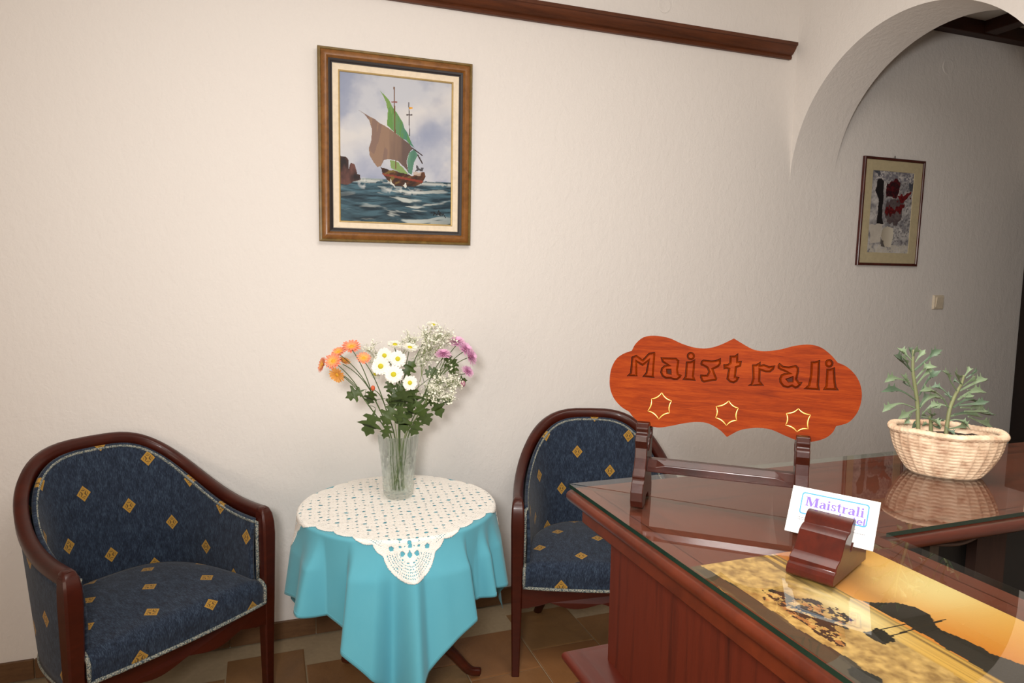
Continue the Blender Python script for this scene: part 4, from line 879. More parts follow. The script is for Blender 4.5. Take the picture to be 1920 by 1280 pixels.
# stitched hem
hm = MB().tube([Vector(cloth_pt(i, 0.965))+Vector((math.cos(CORNER+R(-180+360*i/NTH)), math.sin(CORNER+R(-180+360*i/NTH)), 0))*0.0012 for i in range(NTH+1)], 0.0009, n=4, cap=False).build('hem_stitching', M['cloth'], tc, smooth=True)

# crocheted doily: a square set corner to the front, openwork cut from the mesh
DH = 0.322
NG = 290; GE = DH+0.026
dang = R(-95)-R(45)       # local +a,+b corner points to the front
ga = (np.arange(NG+1)/NG*2-1)*GE
A_, B_ = np.meshgrid(ga, ga)
ca, cb = np.meshgrid((ga[1:]+ga[:-1])/2, (ga[1:]+ga[:-1])/2)
rr = 0.085; ce = DH-0.062            # corner fans and edge scallops are discs joined to the square
keep = (np.abs(ca) < DH-0.016) & (np.abs(cb) < DH-0.016) & ~((np.abs(ca) > ce) & (np.abs(cb) > ce))
keep |= np.hypot(np.abs(ca)-ce, np.abs(cb)-ce) < rr
NSC = 6; pit = 2*(ce-0.03)/NSC
for k in range(NSC):
    t0 = -(ce-0.03)+pit*(k+0.5)
    for p_, q_ in ((ca, cb), (cb, ca)):
        keep |= ((np.abs(p_)-(DH-0.026))/0.62)**2+(q_-t0)**2 < (pit*0.56)**2
# the main lattice of round holes with small ones between them
lat = 0.0415
wob = 0.10*np.sin(ca*47+cb*31), 0.10*np.sin(cb*53-ca*29)
fa, fb = (ca/lat+wob[0]+0.5) % 1-0.5, (cb/lat+wob[1]+0.5) % 1-0.5
ia, ib = np.floor(ca/lat+0.5), np.floor(cb/lat+0.5)
jit = (np.sin(ia*12.9+ib*78.2)*43758.5) % 1
inner = (np.abs(ca) < DH-0.045) & (np.abs(cb) < DH-0.045)
hole = inner & ((fa*lat)**2+((fb*lat)*1.15)**2 < (0.0050+0.0034*jit)**2)
ga2, gb2 = (ca/lat) % 1-0.5, (cb/lat) % 1-0.5
hole |= inner & ((ga2*lat)**2+(gb2*lat)**2 < 0.0042**2)
h3 = ((ca/lat*2) % 1-0.5, (cb/lat*2) % 1-0.5)
hole |= inner & ((h3[0]*lat/2)**2+(h3[1]*lat/2)**2 < 0.0021**2)
# fan mesh at the corners and scallops
fx, fy = np.abs(ca)-ce, np.abs(cb)-ce; fr = np.hypot(fx, fy); ft = np.arctan2(fy, fx)
fan = (fr < 0.078) & (fr > 0.030) & (fx+fy > 0.004)
hole |= fan & ((fr/0.0078) % 1 < 0.40) & ((ft/0.105) % 1 < 0.50)
for px, py, pr in ((0.006, 0.006, 0.008), (-0.018, -0.018, 0.0065), (-0.012, 0.020, 0.0075), (0.020, -0.012, 0.0075), (-0.050, 0.030, 0.0075), (0.030, -0.050, 0.0075)):
    hole |= ((fx-px)**2+(fy-py)**2 < pr**2)
edge_m = (~inner) & (fr > 0.09) & ((np.maximum(np.abs(ca), np.abs(cb))/0.0068) % 1 < 0.34) & ((np.minimum(np.abs(ca), np.abs(cb))/0.0068) % 1 < 0.5) & (np.maximum(np.abs(ca), np.abs(cb)) < DH-0.018)
hole |= edge_m
keep &= ~hole
wx = A_*math.cos(dang)-B_*math.sin(dang); wy = A_*math.sin(dang)+B_*math.cos(dang)
rad = np.hypot(wx, wy); th = np.arctan2(wy, wx)
# over the table edge the doily follows the folds of the cloth beneath it
deg_ = (np.degrees(th-CORNER)+180) % 360-180
fo = np.vectorize(fold)(deg_)
er = 0.0115; over = np.clip(rad-TR+0.001, 0, None); bend = np.minimum(over/er, PI/2); dd_ = np.clip(over-er*PI/2, 0, None)
kk = np.minimum(1, dd_/0.10); sl = 0.08+0.22*fo
sw_ = np.maximum(sl*kk*dd_+0.028*fo*kk, 0.001*dd_)
rr_ = np.where(over > 0, TR-0.001+er*np.sin(bend)+sw_, rad)
zz = np.where(over > 0, -er*(1-np.cos(bend))-dd_*np.sqrt(np.maximum(0.2, 1-sl**2)), 0)
ripple = 0.0012*np.sin(A_*70)*np.sin(B_*64)
VP = np.stack([TX+rr_*np.cos(th), TY+rr_*np.sin(th), CTOP+0.0035+zz+ripple*(over <= 0)*0.3], -1).reshape(-1, 3)
idx = np.arange((NG+1)**2).reshape(NG+1, NG+1)
Q = np.stack([idx[:-1, :-1], idx[:-1, 1:], idx[1:, 1:], idx[1:, :-1]], -1)[keep]
used = np.unique(Q); remap = -np.ones((NG+1)**2, int); remap[used] = np.arange(len(used))
mb = MB(); mb.v = [tuple(p) for p in VP[used].tolist()]; mb.f = [tuple(q) for q in remap[Q].tolist()]; mb.mi = [0]*len(mb.f)
dl = mb.build('doily', M['crochet'], smooth=True, normals=False); solidify(dl, 0.0016, 0)
tag(dl, 'white crocheted doily with scalloped edge on the turquoise cloth', 'doily')

# ------------------------------------------------------------------ crystal vase
VX, VY, VZ, VH = 0.437, 2.365, CTOP+0.0046, 0.228
def vase_r(h):      # outer radius by height fraction
    return 0.0485+0.0215*min(1, h*1.02)**0.9 if h > 0.04 else 0.040+0.0075*(h/0.04)**0.5
def vout(a, b):
    th = 2*PI*a; h = b; r = vase_r(h)
    if h > 0.70: r += 0.0026*abs(math.sin(12*th))*min(1, (h-0.70)/0.05) - 0.0006
    elif h > 0.22:
        nr = 4; row = (h-0.22)/0.48*nr; ir = int(row); fy = (row-ir-0.5)*0.48/nr*VH
        t2 = (th*14/(2*PI)+0.5*(ir % 2)) % 1-0.5; fx = t2*2*PI/14*r
        d = math.hypot(fx, fy); r -= 0.0042*max(0, 1-(d/0.0125)**2)
    elif h > 0.05: r += 0.0024*abs(math.sin(12*th))
    return (r*math.cos(th), r*math.sin(th), h*VH)
def vin(a, b):
    th = 2*PI*a; h = 0.09+0.91*b; r = vase_r(max(h, 0.1))-0.0055
    if b < 0.03: r *= 0.85
    return (r*math.cos(th), r*math.sin(th), h*VH)
vs_ = empty('vase', (VX, VY, VZ)); tag(vs_, 'cut crystal vase standing on the crocheted doily', 'vase')
mb = MB(); n = 168
mb.grid(n, 70, vout, wrap=True); nb = len(mb.v); mb.grid(n, 24, vin, wrap=True)
o1 = 70*n; i1 = nb+24*n
for k in range(n):
    j = (k+1) % n; mb.f.append((o1+k, o1+j, i1+j, i1+k)); mb.mi.append(0)
mb.f.append(tuple(range(n))); mb.f.append(tuple(range(nb, nb+n))); mb.mi += [0, 0]
mb.build('vase_body', M['crystal'], vs_, smooth=True, sharp=60)

# ------------------------------------------------------------------ bouquet
rnd = random.Random(21)
def head_mesh(kind, seed):
    """petal meshes about the origin, z is the facing direction, unit diameter 1"""
    rn = random.Random(seed); mb = MB()
    layers = {'w': ((19, 0.5, 0.085, 0.10), (17, 0.45, 0.08, 0.2)), 'o': ((17, 0.62, 0.072, 0.22), (14, 0.52, 0.07, 0.42)), 'p': ((21, 0.66, 0.05, 0.05), (20, 0.58, 0.05, 0.35), (17, 0.46, 0.048, 0.7), (11, 0.3, 0.05, 1.1))}[kind]
    for li, (n, L, w, lift) in enumerate(layers):
        for k in range(n):
            a = 2*PI*(k+0.5*(li % 2))/n+rn.uniform(-.07, .07); l = L*rn.uniform(0.9, 1.05); lf = lift+rn.uniform(-.08, .08)
            ca_, sa_ = math.cos(a), math.sin(a)
            prof = [(0.08, 0.35), (0.38, 0.95), (0.75, 1.0), (0.93, 0.65), (1.0, 0.18)]
            vs = []
            for t, wd in prof:
                r = l*t; z = lf*l*t*(1-0.35*t)+0.02*li+(0.10 if kind == 'p' else 0)*li*0.3; hw = w*wd
                for s in (-1, 0, 1):
                    zz = z-(0.018 if s == 0 else 0)
                    vs.append((r*ca_-s*hw*sa_, r*sa_+s*hw*ca_, zz))
            fs = [(3*i+q, 3*i+q+1, 3*i+q+4, 3*i+q+3) for i in range(4) for q in range(2)]
            mb.add(vs, fs)
    return mb
def disc_mesh(r=0.15):
    mb = MB(); rings = []
    for k in range(5):
        a = PI/2*k/4.4; rings.append([(r*math.cos(a)*math.cos(t), r*math.cos(a)*math.sin(t), 0.015+0.10*math.sin(a)) for t in [2*PI*j/14 for j in range(14)]])
    mb.rings(rings, False, True)
    # green cup below
    mb2 = [[(rr_*math.cos(t), rr_*math.sin(t), z) for t in [2*PI*j/10 for j in range(10)]] for rr_, z in ((0.16, 0.0), (0.14, -0.06), (0.05, -0.13))]
    return mb, mb2
def scaled_head(kind, size, seed, matp, matd, parent, loc, nrm):
    mb = head_mesh(kind, seed); mb.v = [(x*size, y*size, z*size) for x, y, z in mb.v]
    o = mb.build('flower_head', matp, parent, smooth=True, normals=False)
    d, cup = disc_mesh(0.15 if kind != 'p' else 0.09); d.v = [(x*size, y*size, z*size) for x, y, z in d.v]
    dd = d.build('flower_disc', matd, o, smooth=True)
    cm = MB().rings([[(x*size, y*size, z*size) for x, y, z in r] for r in cup], False, True); cm.build('calyx', M['mumstem'], o, smooth=True)
    o.location = loc; q = Vector(nrm).to_track_quat('Z', 'Y'); o.rotation_mode = 'QUATERNION'; o.rotation_quaternion = q
    return o
MOUTH = Vector((VX, VY, VZ+VH))
def branch(p_from, p_to, sag=0.0):
    a, b = Vector(p_from), Vector(p_to); m = a.lerp(b, 0.5)+Vector(((b.x-a.x)*-0.10, 0, 0.02))
    return [tuple(a*(1-t)**2+m*2*t*(1-t)+b*t*t) for t in [k/8 for k in range(9)]]
def stem_path(node, ang):
    """from the bottom of the vase through its mouth to the branching node"""
    bx, by = VX-0.022*math.cos(ang), VY-0.022*math.sin(ang)
    mo = MOUTH+Vector(((node[0]-VX)*0.30, (node[1]-VY)*0.30, 0))
    l = math.hypot(mo.x-VX, mo.y-VY)
    if l > 0.048: mo.x = VX+(mo.x-VX)*0.048/l; mo.y = VY+(mo.y-VY)*0.048/l
    return [tuple(q) for q in catmull([(bx, by, VZ+0.03), ((bx+mo.x)/2, (by+mo.y)/2, VZ+0.13), tuple(mo), tuple(node)], 6)]
LEAF_OUT = [(0, 0), (.03, .14), (.05, .26), (.22, .28), (.30, .40), (.16, .42), (.15, .50), (.34, .56), (.40, .68), (.24, .68), (.17, .72), (.26, .82), (.22, .90), (.10, .92), (0, 1.06)]
def leaf_mesh(size, seed):
    rn = random.Random(seed); mb = MB()
    half = [(a*rn.uniform(.85, 1.15), b) for a, b in LEAF_OUT]
    bend = rn.uniform(0.1, 0.45); foldk = rn.uniform(0.15, 0.5)
    vs = []; n = len(half)
    for a, b in half: vs.append((0, b*size, -bend*b*b*size))
    for sgn in (-1, 1):
        for a, b in half: vs.append((sgn*a*size, (b-0.1*a)*size, (-bend*b*b+foldk*a)*size))
    fs = []
    for i in range(n-1):
        fs.append((i, i+1, n+i+1, n+i)); fs.append((i, 2*n+i, 2*n+i+1, i+1))
    return mb.add(vs, fs)
def add_leaf(parent, pos, size, deg, seed, node):
    o = leaf_mesh(size, seed).build('leaf', M['mumleaf'], parent, smooth=True, normals=False)
    a = R(deg); y = Vector((math.cos(a)*0.94, -0.34*math.cos(a)+rnd.uniform(-.35, .1), math.sin(a))).normalized()
    z = Vector((rnd.uniform(-.4, .4)-0.1, -0.9, 0.35)); z = (z-y*z.dot(y)).normalized(); x = y.cross(z)
    mt = Matrix((x, y, z)).transposed().to_4x4(); p = Vector(pos)-y*size*0.5; mt.translation = p
    o.matrix_local = mt
    return p
def spray(name, label, heads, leaves_, node, ang, matp, matd, group, kindc):
    root = empty(name, (VX, VY, VZ+0.03)); inv = Vector(root.location)
    tag(root, label, 'flower', group)
    sm = MB(); node = Vector(node); loc = lambda p: tuple(Vector(p)-inv)
    sm.tube([loc(p) for p in stem_path(node, ang)], 0.0027, 0.0021, n=6)
    for i, (k, p, s) in enumerate(heads):
        p = Vector(p); nrm = NRM.get((round(p.x, 3), round(p.z, 3)))
        if nrm is None:
            out = Vector((p.x-VX, 0, 0)); nrm = Vector((out.x*2.2, -0.75, 0.55)) if k != 'w' else Vector((out.x*0.9-0.15, -0.92, 0.28+rnd.uniform(-.1, .2)))
        nrm = Vector(nrm).normalized()
        back = p-nrm*0.012
        sm.tube([loc(q) for q in branch(node, back)], 0.0018, 0.0014, n=5)
        if k in 'bq':
            m = MB().rings([[(r*math.cos(t)*s, r*math.sin(t)*s, z*s) for t in [2*PI*j/9 for j in range(9)]] for r, z in ((.2, -.6), (.5, -.3), (.55, .1), (.4, .5), (.1, .7))])
            b = m.build('flower_bud', M['bud'] if k == 'b' else M['budp'], root, smooth=True); b.location = loc(p)
            continue
        mp = matp
        if k == 'o' and i % 3 == 2: mp = M['petal_o2']
        scaled_head(kindc, s, hash((name, i)) % 97 if False else 7*i+len(name), mp, matd, root, loc(p), nrm)
    for i, (p, s, d_) in enumerate(leaves_):
        q = add_leaf(root, loc(p), s*1.2, d_, 31*i+len(label), node)
        # leaf stalk from the nearest point of the main stem
        path = [Vector(loc(z)) for z in stem_path(node, ang)]
        nb_ = min(path, key=lambda w: (w-q).length)
        sm.tube([tuple(nb_), tuple(nb_.lerp(q, .5)+Vector((0, 0, .004))), tuple(q)], 0.0011, 0.0009, n=5)
    sm.build('stem', M['mumstem'], root, smooth=True)
    return root
NRM = {}
def setn(i, v): p = HEADS[i][1]; NRM[(round(p[0], 3), round(p[2], 3))] = v
setn(0, (-0.95, -0.25, 0.3)); setn(1, (-0.4, -0.75, 0.5)); setn(2, (-0.35, -0.5, 0.8)); setn(3, (-0.15, -0.55, 0.8)); setn(4, (0.0, -0.7, 0.6)); setn(5, (0.3, -0.35, 0.85)); setn(6, (-0.5, -0.62, -0.25))
setn(13, (0.0, -0.4, 1.0)); setn(14, (0.1, -0.45, 0.9)); setn(15, (-0.5, -0.5, -0.4)); setn(16, (0.1, -0.35, 1.0))
setn(17, (0.1, -0.35, 0.9)); setn(18, (0.5, -0.5, 0.7)); setn(19, (0.8, -0.5, 0.35)); setn(20, (0.0, -0.3, 0.95)); setn(21, (0.4, -0.5, 0.6))
H = HEADS; LV = LEAVES
spray('chrysanthemum_spray', 'orange chrysanthemum spray with the leftmost blooms of the bouquet', [H[0], H[1], H[6]], [LV[0], LV[2], LV[13]], (0.318, 2.345, 1.06), 0.3, M['petal_o'], M['disc_o'], 'chrysanthemums in the vase', 'o')
spray('chrysanthemum_spray', 'orange chrysanthemum spray with the topmost orange bloom', [H[2], H[3], H[5]], [LV[1], LV[20]], (0.345, 2.37, 1.08), 0.9, M['petal_o'], M['disc_o'], 'chrysanthemums in the vase', 'o')
spray('chrysanthemum_spray', 'orange chrysanthemum stem with one bloom beside the white daisies and a bud', [H[4], H[7]], [LV[7]], (0.385, 2.34, 1.04), 1.5, M['petal_o'], M['disc_o'], 'chrysanthemums in the vase', 'o')
spray('daisy_spray', 'white daisy spray with the large front blooms facing the room', [H[9], H[10], H[11], H[12]], [LV[3], LV[5], LV[6], LV[16], LV[18], LV[22]], (0.435, 2.33, 1.05), 2.2, M['petal_w'], M['disc_y'], 'chrysanthemums in the vase', 'w')
spray('daisy_spray', 'white daisy spray behind, with flat blooms above the front daisies', [H[8], H[13], H[14], H[15], H[16]], [LV[4], LV[15], LV[17], LV[23]], (0.455, 2.375, 1.08), 3.4, M['petal_w'], M['disc_y'], 'chrysanthemums in the vase', 'w')
spray('chrysanthemum_spray', 'pink chrysanthemum spray with three crowded blooms at the right', [H[17], H[18], H[19], H[22]], [LV[8], LV[10], LV[12], LV[18], LV[19]], (0.565, 2.36, 1.10), 4.1, M['petal_p'], M['disc_p'], 'chrysanthemums in the vase', 'p')
spray('chrysanthemum_spray', 'pink chrysanthemum stem with two small separate blooms', [H[20], H[21]], [LV[9], LV[11], LV[14], LV[21], LV[24]], (0.535, 2.36, 1.08), 5.0, M['petal_p'], M['disc_p'], 'chrysanthemums in the vase', 'p')

def gyp_spray(label, clusters, node, ang, seed):
    rn = random.Random(seed); root = empty('gypsophila_spray', (VX, VY, VZ+0.03)); inv = Vector(root.location)
    tag(root, label, 'flower', 'gypsophila in the vase')
    sm = MB(); bl = MB(); node = Vector(node); loc = lambda p: tuple(Vector(p)-inv)
    sm.tube([loc(p) for p in stem_path(node, ang)], 0.0017, 0.0012, n=5)
    for p, r in clusters:
        c = Vector(p); hub = node.lerp(c, 0.55); sm.tube([loc(q) for q in branch(node, hub)], 0.0010, 0.0008, n=4)
        for k in range(9):
            h2 = c+Vector((rn.gauss(0, .5), rn.gauss(0, .5), rn.gauss(-.3, .4)))*r
            sm.tube([loc(hub), loc(hub.lerp(h2, .5)), loc(h2)], 0.0006, 0.0005, n=3)
            for q in range(12):
                t = h2+Vector((rn.gauss(0, .34), rn.gauss(0, .34), rn.gauss(.12, .34)))*r
                sm.tube([loc(h2), loc(t)], 0.0004, 0.0003, n=3)
                s = rn.uniform(0.0026, 0.0056); L = Vector(loc(t))
                # crumpled little blossom: six petals round a centre
                ax = Vector((rn.gauss(0, 1), rn.gauss(-.8, 1), rn.gauss(.6, 1))).normalized(); e1 = ax.orthogonal().normalized(); e2 = ax.cross(e1)
                ring = [tuple(L+(e1*math.cos(a)+e2*math.sin(a))*s*(1.0 if j % 2 else 0.62)+ax*s*(0.35 if j % 2 else 0.1)) for j, a in enumerate([2*PI*j/10 for j in range(10)])]
                bl.add(ring+[tuple(L-ax*s*0.5), tuple(L+ax*s*0.15)], [(j, (j+1) % 10, 11) for j in range(10)]+[((j+1) % 10, j, 10) for j in range(10)])
    sm.build('stems', M['gypstem'], root); tag(bl.build('blossoms', M['gyp'], root), kind='stuff')
gyp_spray('white gypsophila spray rising highest at the top of the bouquet', [GYP[i] for i in (0, 1, 2, 3, 4)], (0.525, 2.39, 1.13), 5.6, 1)
gyp_spray('white gypsophila spray low on the right below the pink blooms', [GYP[i] for i in (8, 9, 10, 11, 12, 13, 14)], (0.53, 2.35, 1.03), 0.6, 2)
gyp_spray('thin white gypsophila spray behind the white daisies', [GYP[i] for i in (5, 6, 7)], (0.42, 2.41, 1.09), 2.8, 3)

# ------------------------------------------------------------------ wooden sign on its stand
SG = empty('wooden_sign', (0.495, 0.831, GT+0.0002), SIGN_ANG)
tag(SG, 'carved orange wooden sign reading Maistrali on a dark stand', 'sign')
ts, tcs = math.sin(0.15), math.cos(0.15)
def b3(a, b, w): return (a, 0.03+b*ts-w*tcs, b*tcs+w*ts)
def area(l): return 0.5*sum(l[i][0]*l[(i+1) % len(l)][1]-l[(i+1) % len(l)][0]*l[i][1] for i in range(len(l)))
def inset(l, d):
    """offset a loop towards its inside by d (outside when negative)"""
    s = 1 if area(l) > 0 else -1; n = len(l); out = []
    for i in range(n):
        p0, p1, p2 = Vector(l[i-1]), Vector(l[i]), Vector(l[(i+1) % n])
        e0, e1 = (p1-p0).normalized(), (p2-p1).normalized()
        n0, n1 = Vector((-e0.y, e0.x))*s, Vector((-e1.y, e1.x))*s
        m = n0+n1; k = m.length
        if k < 1e-4: m = n0; k = 1
        m = m/k; c = max(0.45, m.dot(n0)); out.append(tuple(p1+m*d/c))
    return out
bo2 = [tuple(p)[:2] for p in catmull([(x, y, 0) for x, y in BOARD[:9]], 3)]
sharp_ids = [0, 9, 18, 26, 36, 46]          # the cusps of the outline
out = []
ids = sharp_ids+[len(BOARD)]
for a, b in zip(ids[:-1], ids[1:]):
    seg = [(BOARD[i % len(BOARD)][0], BOARD[i % len(BOARD)][1], 0) for i in range(a, b+1)]
    out += [(p.x, p.y) for p in catmull(seg, 4)[:-1]]
holes = [l for L_ in LETTERS for l in L_[:1]]+DOTS
mb = MB()
mb.prism([out]+holes, -0.0045, 0.0, b3, m=0, mside=1)
mb.prism([out], -0.0125, -0.0046, b3, m=1)
mb.build('board', [M['sign'], M['sign_edge']], SG)
def carved(loops, name):
    mb = MB(); low = []; high = []
    for i, l in enumerate(loops):
        d = 0.0031 if i == 0 else -0.0016
        low.append(inset(l, 0.0007 if i == 0 else -0.0004)); high.append(inset(l, d))
    for lo, hi in zip(low, high):
        n = len(lo); mb.add([b3(a, b, -0.0044) for a, b in lo]+[b3(a, b, -0.0003) for a, b in hi], [(k, (k+1) % n, n+(k+1) % n, n+k) for k in range(n)], 0)
    pts = [p for l in high for p in l]; tr = tessellate_polygon([[Vector((a, b, 0)) for a, b in l] for l in high])
    mb.add([b3(a, b, -0.0003) for a, b in pts], [tuple(t) for t in tr], 0)
    o = mb.build(name, M['sign'], SG); return o
for L_ in LETTERS: carved(L_, 'letter')
for L_ in DOTS: carved([L_], 'letter_dot')
for st in STARS:
    c0 = Vector((sum(p[0] for p in st)/6, sum(p[1] for p in st)/6)); mb = MB()
    for i in range(6):
        p, q = Vector(st[i]), Vector(st[(i+1) % 6]); m = (p+q)/2; m = m+(c0-m)*0.30
        pts = [p*(1-t)**2+m*2*t*(1-t)+q*t*t for t in [k/10 for k in range(11)]]
        mb.tube([b3(a.x, a.y, 0.0) for a in pts], lambda k: 0.0003+0.0008*math.sin(PI*k)**0.7, n=6)
    mb.build('star', M['gilt'], SG, smooth=True)
BR = [(-.004, 0), (-.008, .010), (-.007, .022), (-.001, .034), (.004, .038), (.003, .043), (.012, .052), (.019, .066), (.021, .080), (.017, .091), (.018, .099), (.025, .102), (.024, .109), (.029, .116), (.038, .117), (.0435, .113), (.0435, .104), (.062, .104), (.062, .124), (.069, .126), (.072, .10), (.066, .07), (.067, .04), (.076, .015), (.076, 0), (.052, 0), (.044, .010), (.026, .010), (.018, 0)]
for ux in (0.001, 0.2165):
    o = MB().prism([BR], ux-0.0088, ux+0.0088, lambda a, b, w: (w, a, b)).build('bracket', M['stand'], SG); bevel(o, 0.0012, 2, 30)
    for sgn in (-1, 1):      # scroll cuts on both cheeks
        for cy_, cz_, r_ in ((0.036, 0.082, 0.011), (0.054, 0.094, 0.008)):
            sp = [(ux+sgn*0.0089, cy_+r_*(1-k/26)*math.cos(k*0.36), cz_+r_*1.3*(1-k/26)*math.sin(k*0.36)) for k in range(22)]
            MB().tube(sp, 0.0008, n=4).build('scroll', M['groove'], o)
bar = [(0.010, 0.040, 0.050), (0.030, 0.0395, 0.054), (0.19, 0.0395, 0.054), (0.208, 0.040, 0.050)]
mb = MB(); rings = []
for u_ in [0.008, 0.022, 0.034, 0.06, 0.16, 0.184, 0.196, 0.210]:
    e = 0.0 if (u_ < 0.03 or u_ > 0.19) else 0.0035
    rings.append([(u_, .030, .044), (u_, .050, .044), (u_, .050, .062), (u_, .038+e*0.3, .062), (u_, .030, .052+e)])
mb.rings(rings); bevel(mb.build('crossbar', M['stand'], SG), 0.001)

# ------------------------------------------------------------------ card holder and business card
hw_dir = Vector((0.022, -0.046, 0)).normalized(); ang = math.atan2(hw_dir.y, hw_dir.x)
CHD = empty('card_holder', (0.543, 0.586, GT+0.0002), ang)
tag(CHD, 'small polished wooden card holder with moulded front', 'card holder')
pf = [(0.002, 0), (0.0, 0.003), (0.0005, 0.008), (0.004, 0.012), (0.008, 0.0135), (0.0085, 0.018), (0.013, 0.021), (0.019, 0.0235), (0.024, 0.029), (0.0285, 0.037), (0.033, 0.0435), (0.040, 0.0475), (0.046, 0.0485), (0.0475, 0.0515), (0.0505, 0.057), (0.055, 0.0605), (0.0605, 0.0605), (0.0635, 0.058), (0.0485, 0.026), (0.0530, 0.026), (0.0575, 0.034), (0.107, 0.027), (0.107, 0.0)]
pf = [(a, b) for a, b in pf]
o = MB().prism([pf], 0.0, 0.051, lambda a, b, w: (w, a, b)).build('block', M['holder'], CHD, smooth=True, sharp=25); bevel(o, 0.0008, 2, 50)

bl_, br_, tl_ = Vector((0.579, 0.630, 1.2)), Vector((0.628, 0.548, 1.2)), Vector((0.605, 0.639, 1.25))
cxv = (br_-bl_).normalized(); czv = (tl_-bl_); czv = (czv-cxv*czv.dot(cxv)).normalized(); cyv = czv.cross(cxv)
BW, BH = (br_-bl_).length, 0.0555
card = MB().box(0, BW, 0, 0.0009, 0, BH).build('business_card', M['card'])
mt = Matrix((cxv, cyv, czv)).transposed().to_4x4(); mt.translation = bl_; card.matrix_world = mt
tag(card, 'white printed business card reading Maistrali in the wooden holder', 'business card')
def cpt(a, b, w=0.0): return (a*BW, -0.0004-w, (1-b)*BH)
# rounded border line
def rrect(a0, a1, b0, b1, r, n=6):
    asp_ = BW/BH; pts = []
    for (cx_, cy_, s0) in ((a1-r, b0+r*asp_, -90), (a1-r, b1-r*asp_, 0), (a0+r, b1-r*asp_, 90), (a0+r, b0+r*asp_, 180)):
        for k in range(n+1):
            t = R(s0+90*k/n); pts.append((cx_+r*math.cos(t), cy_+r*asp_*math.sin(t)))
    return pts
o_, i_ = rrect(.125, .895, .10, .575, .035), rrect(.140, .880, .127, .548, .025)
n = len(o_); MB().add([cpt(*p) for p in o_]+[cpt(*p) for p in i_], [(k, (k+1) % n, n+(k+1) % n, n+k) for k in range(n)]).build('border', M['ink_blue'], card)
circ = lambda x, y, r, q=10, sx=1.0: [(x+r*sx*math.cos(2*PI*k/q), y+r*math.sin(2*PI*k/q)) for k in range(q)]
GL = {
 'M': (1.40, [[[(0, 0), (.36, 0), (.36, .08), (.26, .08), (.26, .75), (.55, 0), (.68, 0), (.97, .78), (.97, .08), (.86, .08), (.86, 0), (1.36, 0), (1.36, .08), (1.25, .08), (1.25, .92), (1.36, .92), (1.36, 1), (.98, 1), (.7, .3), (.42, 1), (0, 1), (0, .92), (.12, .92), (.12, .08), (0, .08)]]]),
 'a': (.74, [[[(.05, .5), (.2, .48), (.25, .58), (.36, .6), (.4, .52), (.4, .42), (.18, .38), (.03, .26), (.03, .12), (.14, 0), (.28, 0), (.42, .08), (.5, 0), (.7, .02), (.7, .08), (.64, .1), (.64, .5), (.55, .64), (.35, .68), (.15, .64)], [(.4, .34), (.4, .16), (.3, .1), (.22, .16), (.24, .28)]]]),
 'i': (.42, [[[(0, 0), (.36, 0), (.36, .07), (.28, .07), (.28, .68), (0, .68), (0, .6), (.08, .6), (.08, .07), (0, .07)]], [circ(.17, .87, .11)]]),
 's': (.56, [[[(.03, 0), (.08, 0), (.12, .04), (.3, -.01), (.48, .06), (.5, .22), (.4, .34), (.2, .42), (.16, .52), (.24, .6), (.36, .58), (.42, .46), (.48, .46), (.46, .68), (.42, .68), (.38, .65), (.24, .69), (.06, .62), (.02, .48), (.1, .34), (.3, .26), (.36, .16), (.28, .07), (.16, .1), (.09, .24), (.03, .24)]]]),
 't': (.50, [[[(0, .6), (.1, .6), (.12, .14), (.2, .02), (.36, 0), (.46, .06), (.44, .12), (.34, .1), (.3, .16), (.3, .6), (.44, .6), (.44, .68), (.3, .68), (.3, .9), (.22, .9), (0, .66)]]]),
 'r': (.58, [[[(0, 0), (.4, 0), (.4, .07), (.28, .07), (.28, .42), (.36, .54), (.44, .5), (.52, .54), (.54, .64), (.46, .7), (.36, .66), (.28, .55), (.28, .68), (0, .68), (0, .6), (.08, .6), (.08, .07), (0, .07)]]]),
 'l': (.42, [[[(0, 0), (.36, 0), (.36, .07), (.28, .07), (.28, 1), (0, 1), (0, .92), (.08, .92), (.08, .07), (0, .07)]]]),
 'h': (.60, [[[(0, 0), (.14, 0), (.14, .45), (.26, .57), (.36, .5), (.36, 0), (.5, 0), (.5, .55), (.38, .68), (.22, .68), (.14, .62), (.14, 1), (0, 1)]]]),
 'o': (.66, [[circ(.28, .34, .35, 16, .82), circ(.28, .34, .22, 16, .75)]]),
 'T': (.42, [[[(.1, 0), (.3, 0), (.3, .12), (.24, .12), (.24, .56), (.34, .56), (.34, .68), (.24, .68), (.24, .86), (.1, .86), (.1, .68), (0, .68), (0, .56), (.1, .56)]]]),
 'e': (.64, [[[(.56, .10), (.42, 0), (.22, 0), (.04, .14), (0, .34), (.05, .54), (.2, .68), (.4, .67), (.54, .52), (.57, .30), (.16, .30), (.2, .18), (.32, .12), (.46, .18)], [(.17, .40), (.41, .40), (.36, .52), (.27, .55), (.19, .50)]]]),
 'L': (.22, [[[(0, 0), (.15, 0), (.15, 1), (0, 1)]]]),
}
def line_of(text, a0, a1, b_base, b_top, name, mat):
    adv = sum(GL[c][0] for c in text)-0.06; sa = (a1-a0)/adv; sb = b_base-b_top; x = 0
    for c in text:
        w, shapes = GL[c]; mb = MB()
        for loops in shapes:
            pts = [p for l in loops for p in l]; tr = tessellate_polygon([[Vector((a, b, 0)) for a, b in l] for l in loops])
            mb.add([cpt(a0+(x+p[0])*sa, b_base-p[1]*sb) for p in pts], [tuple(t) for t in tr])
        mb.build(name, mat, card); x += w
line_of('Maistrali', .178, .848, .385, .185, 'letter', M['ink_purple'])
line_of('hoTeL', .585, .872, .545, .400, 'letter', M['ink_purple'])
mb = MB()
rn = random.Random(8)
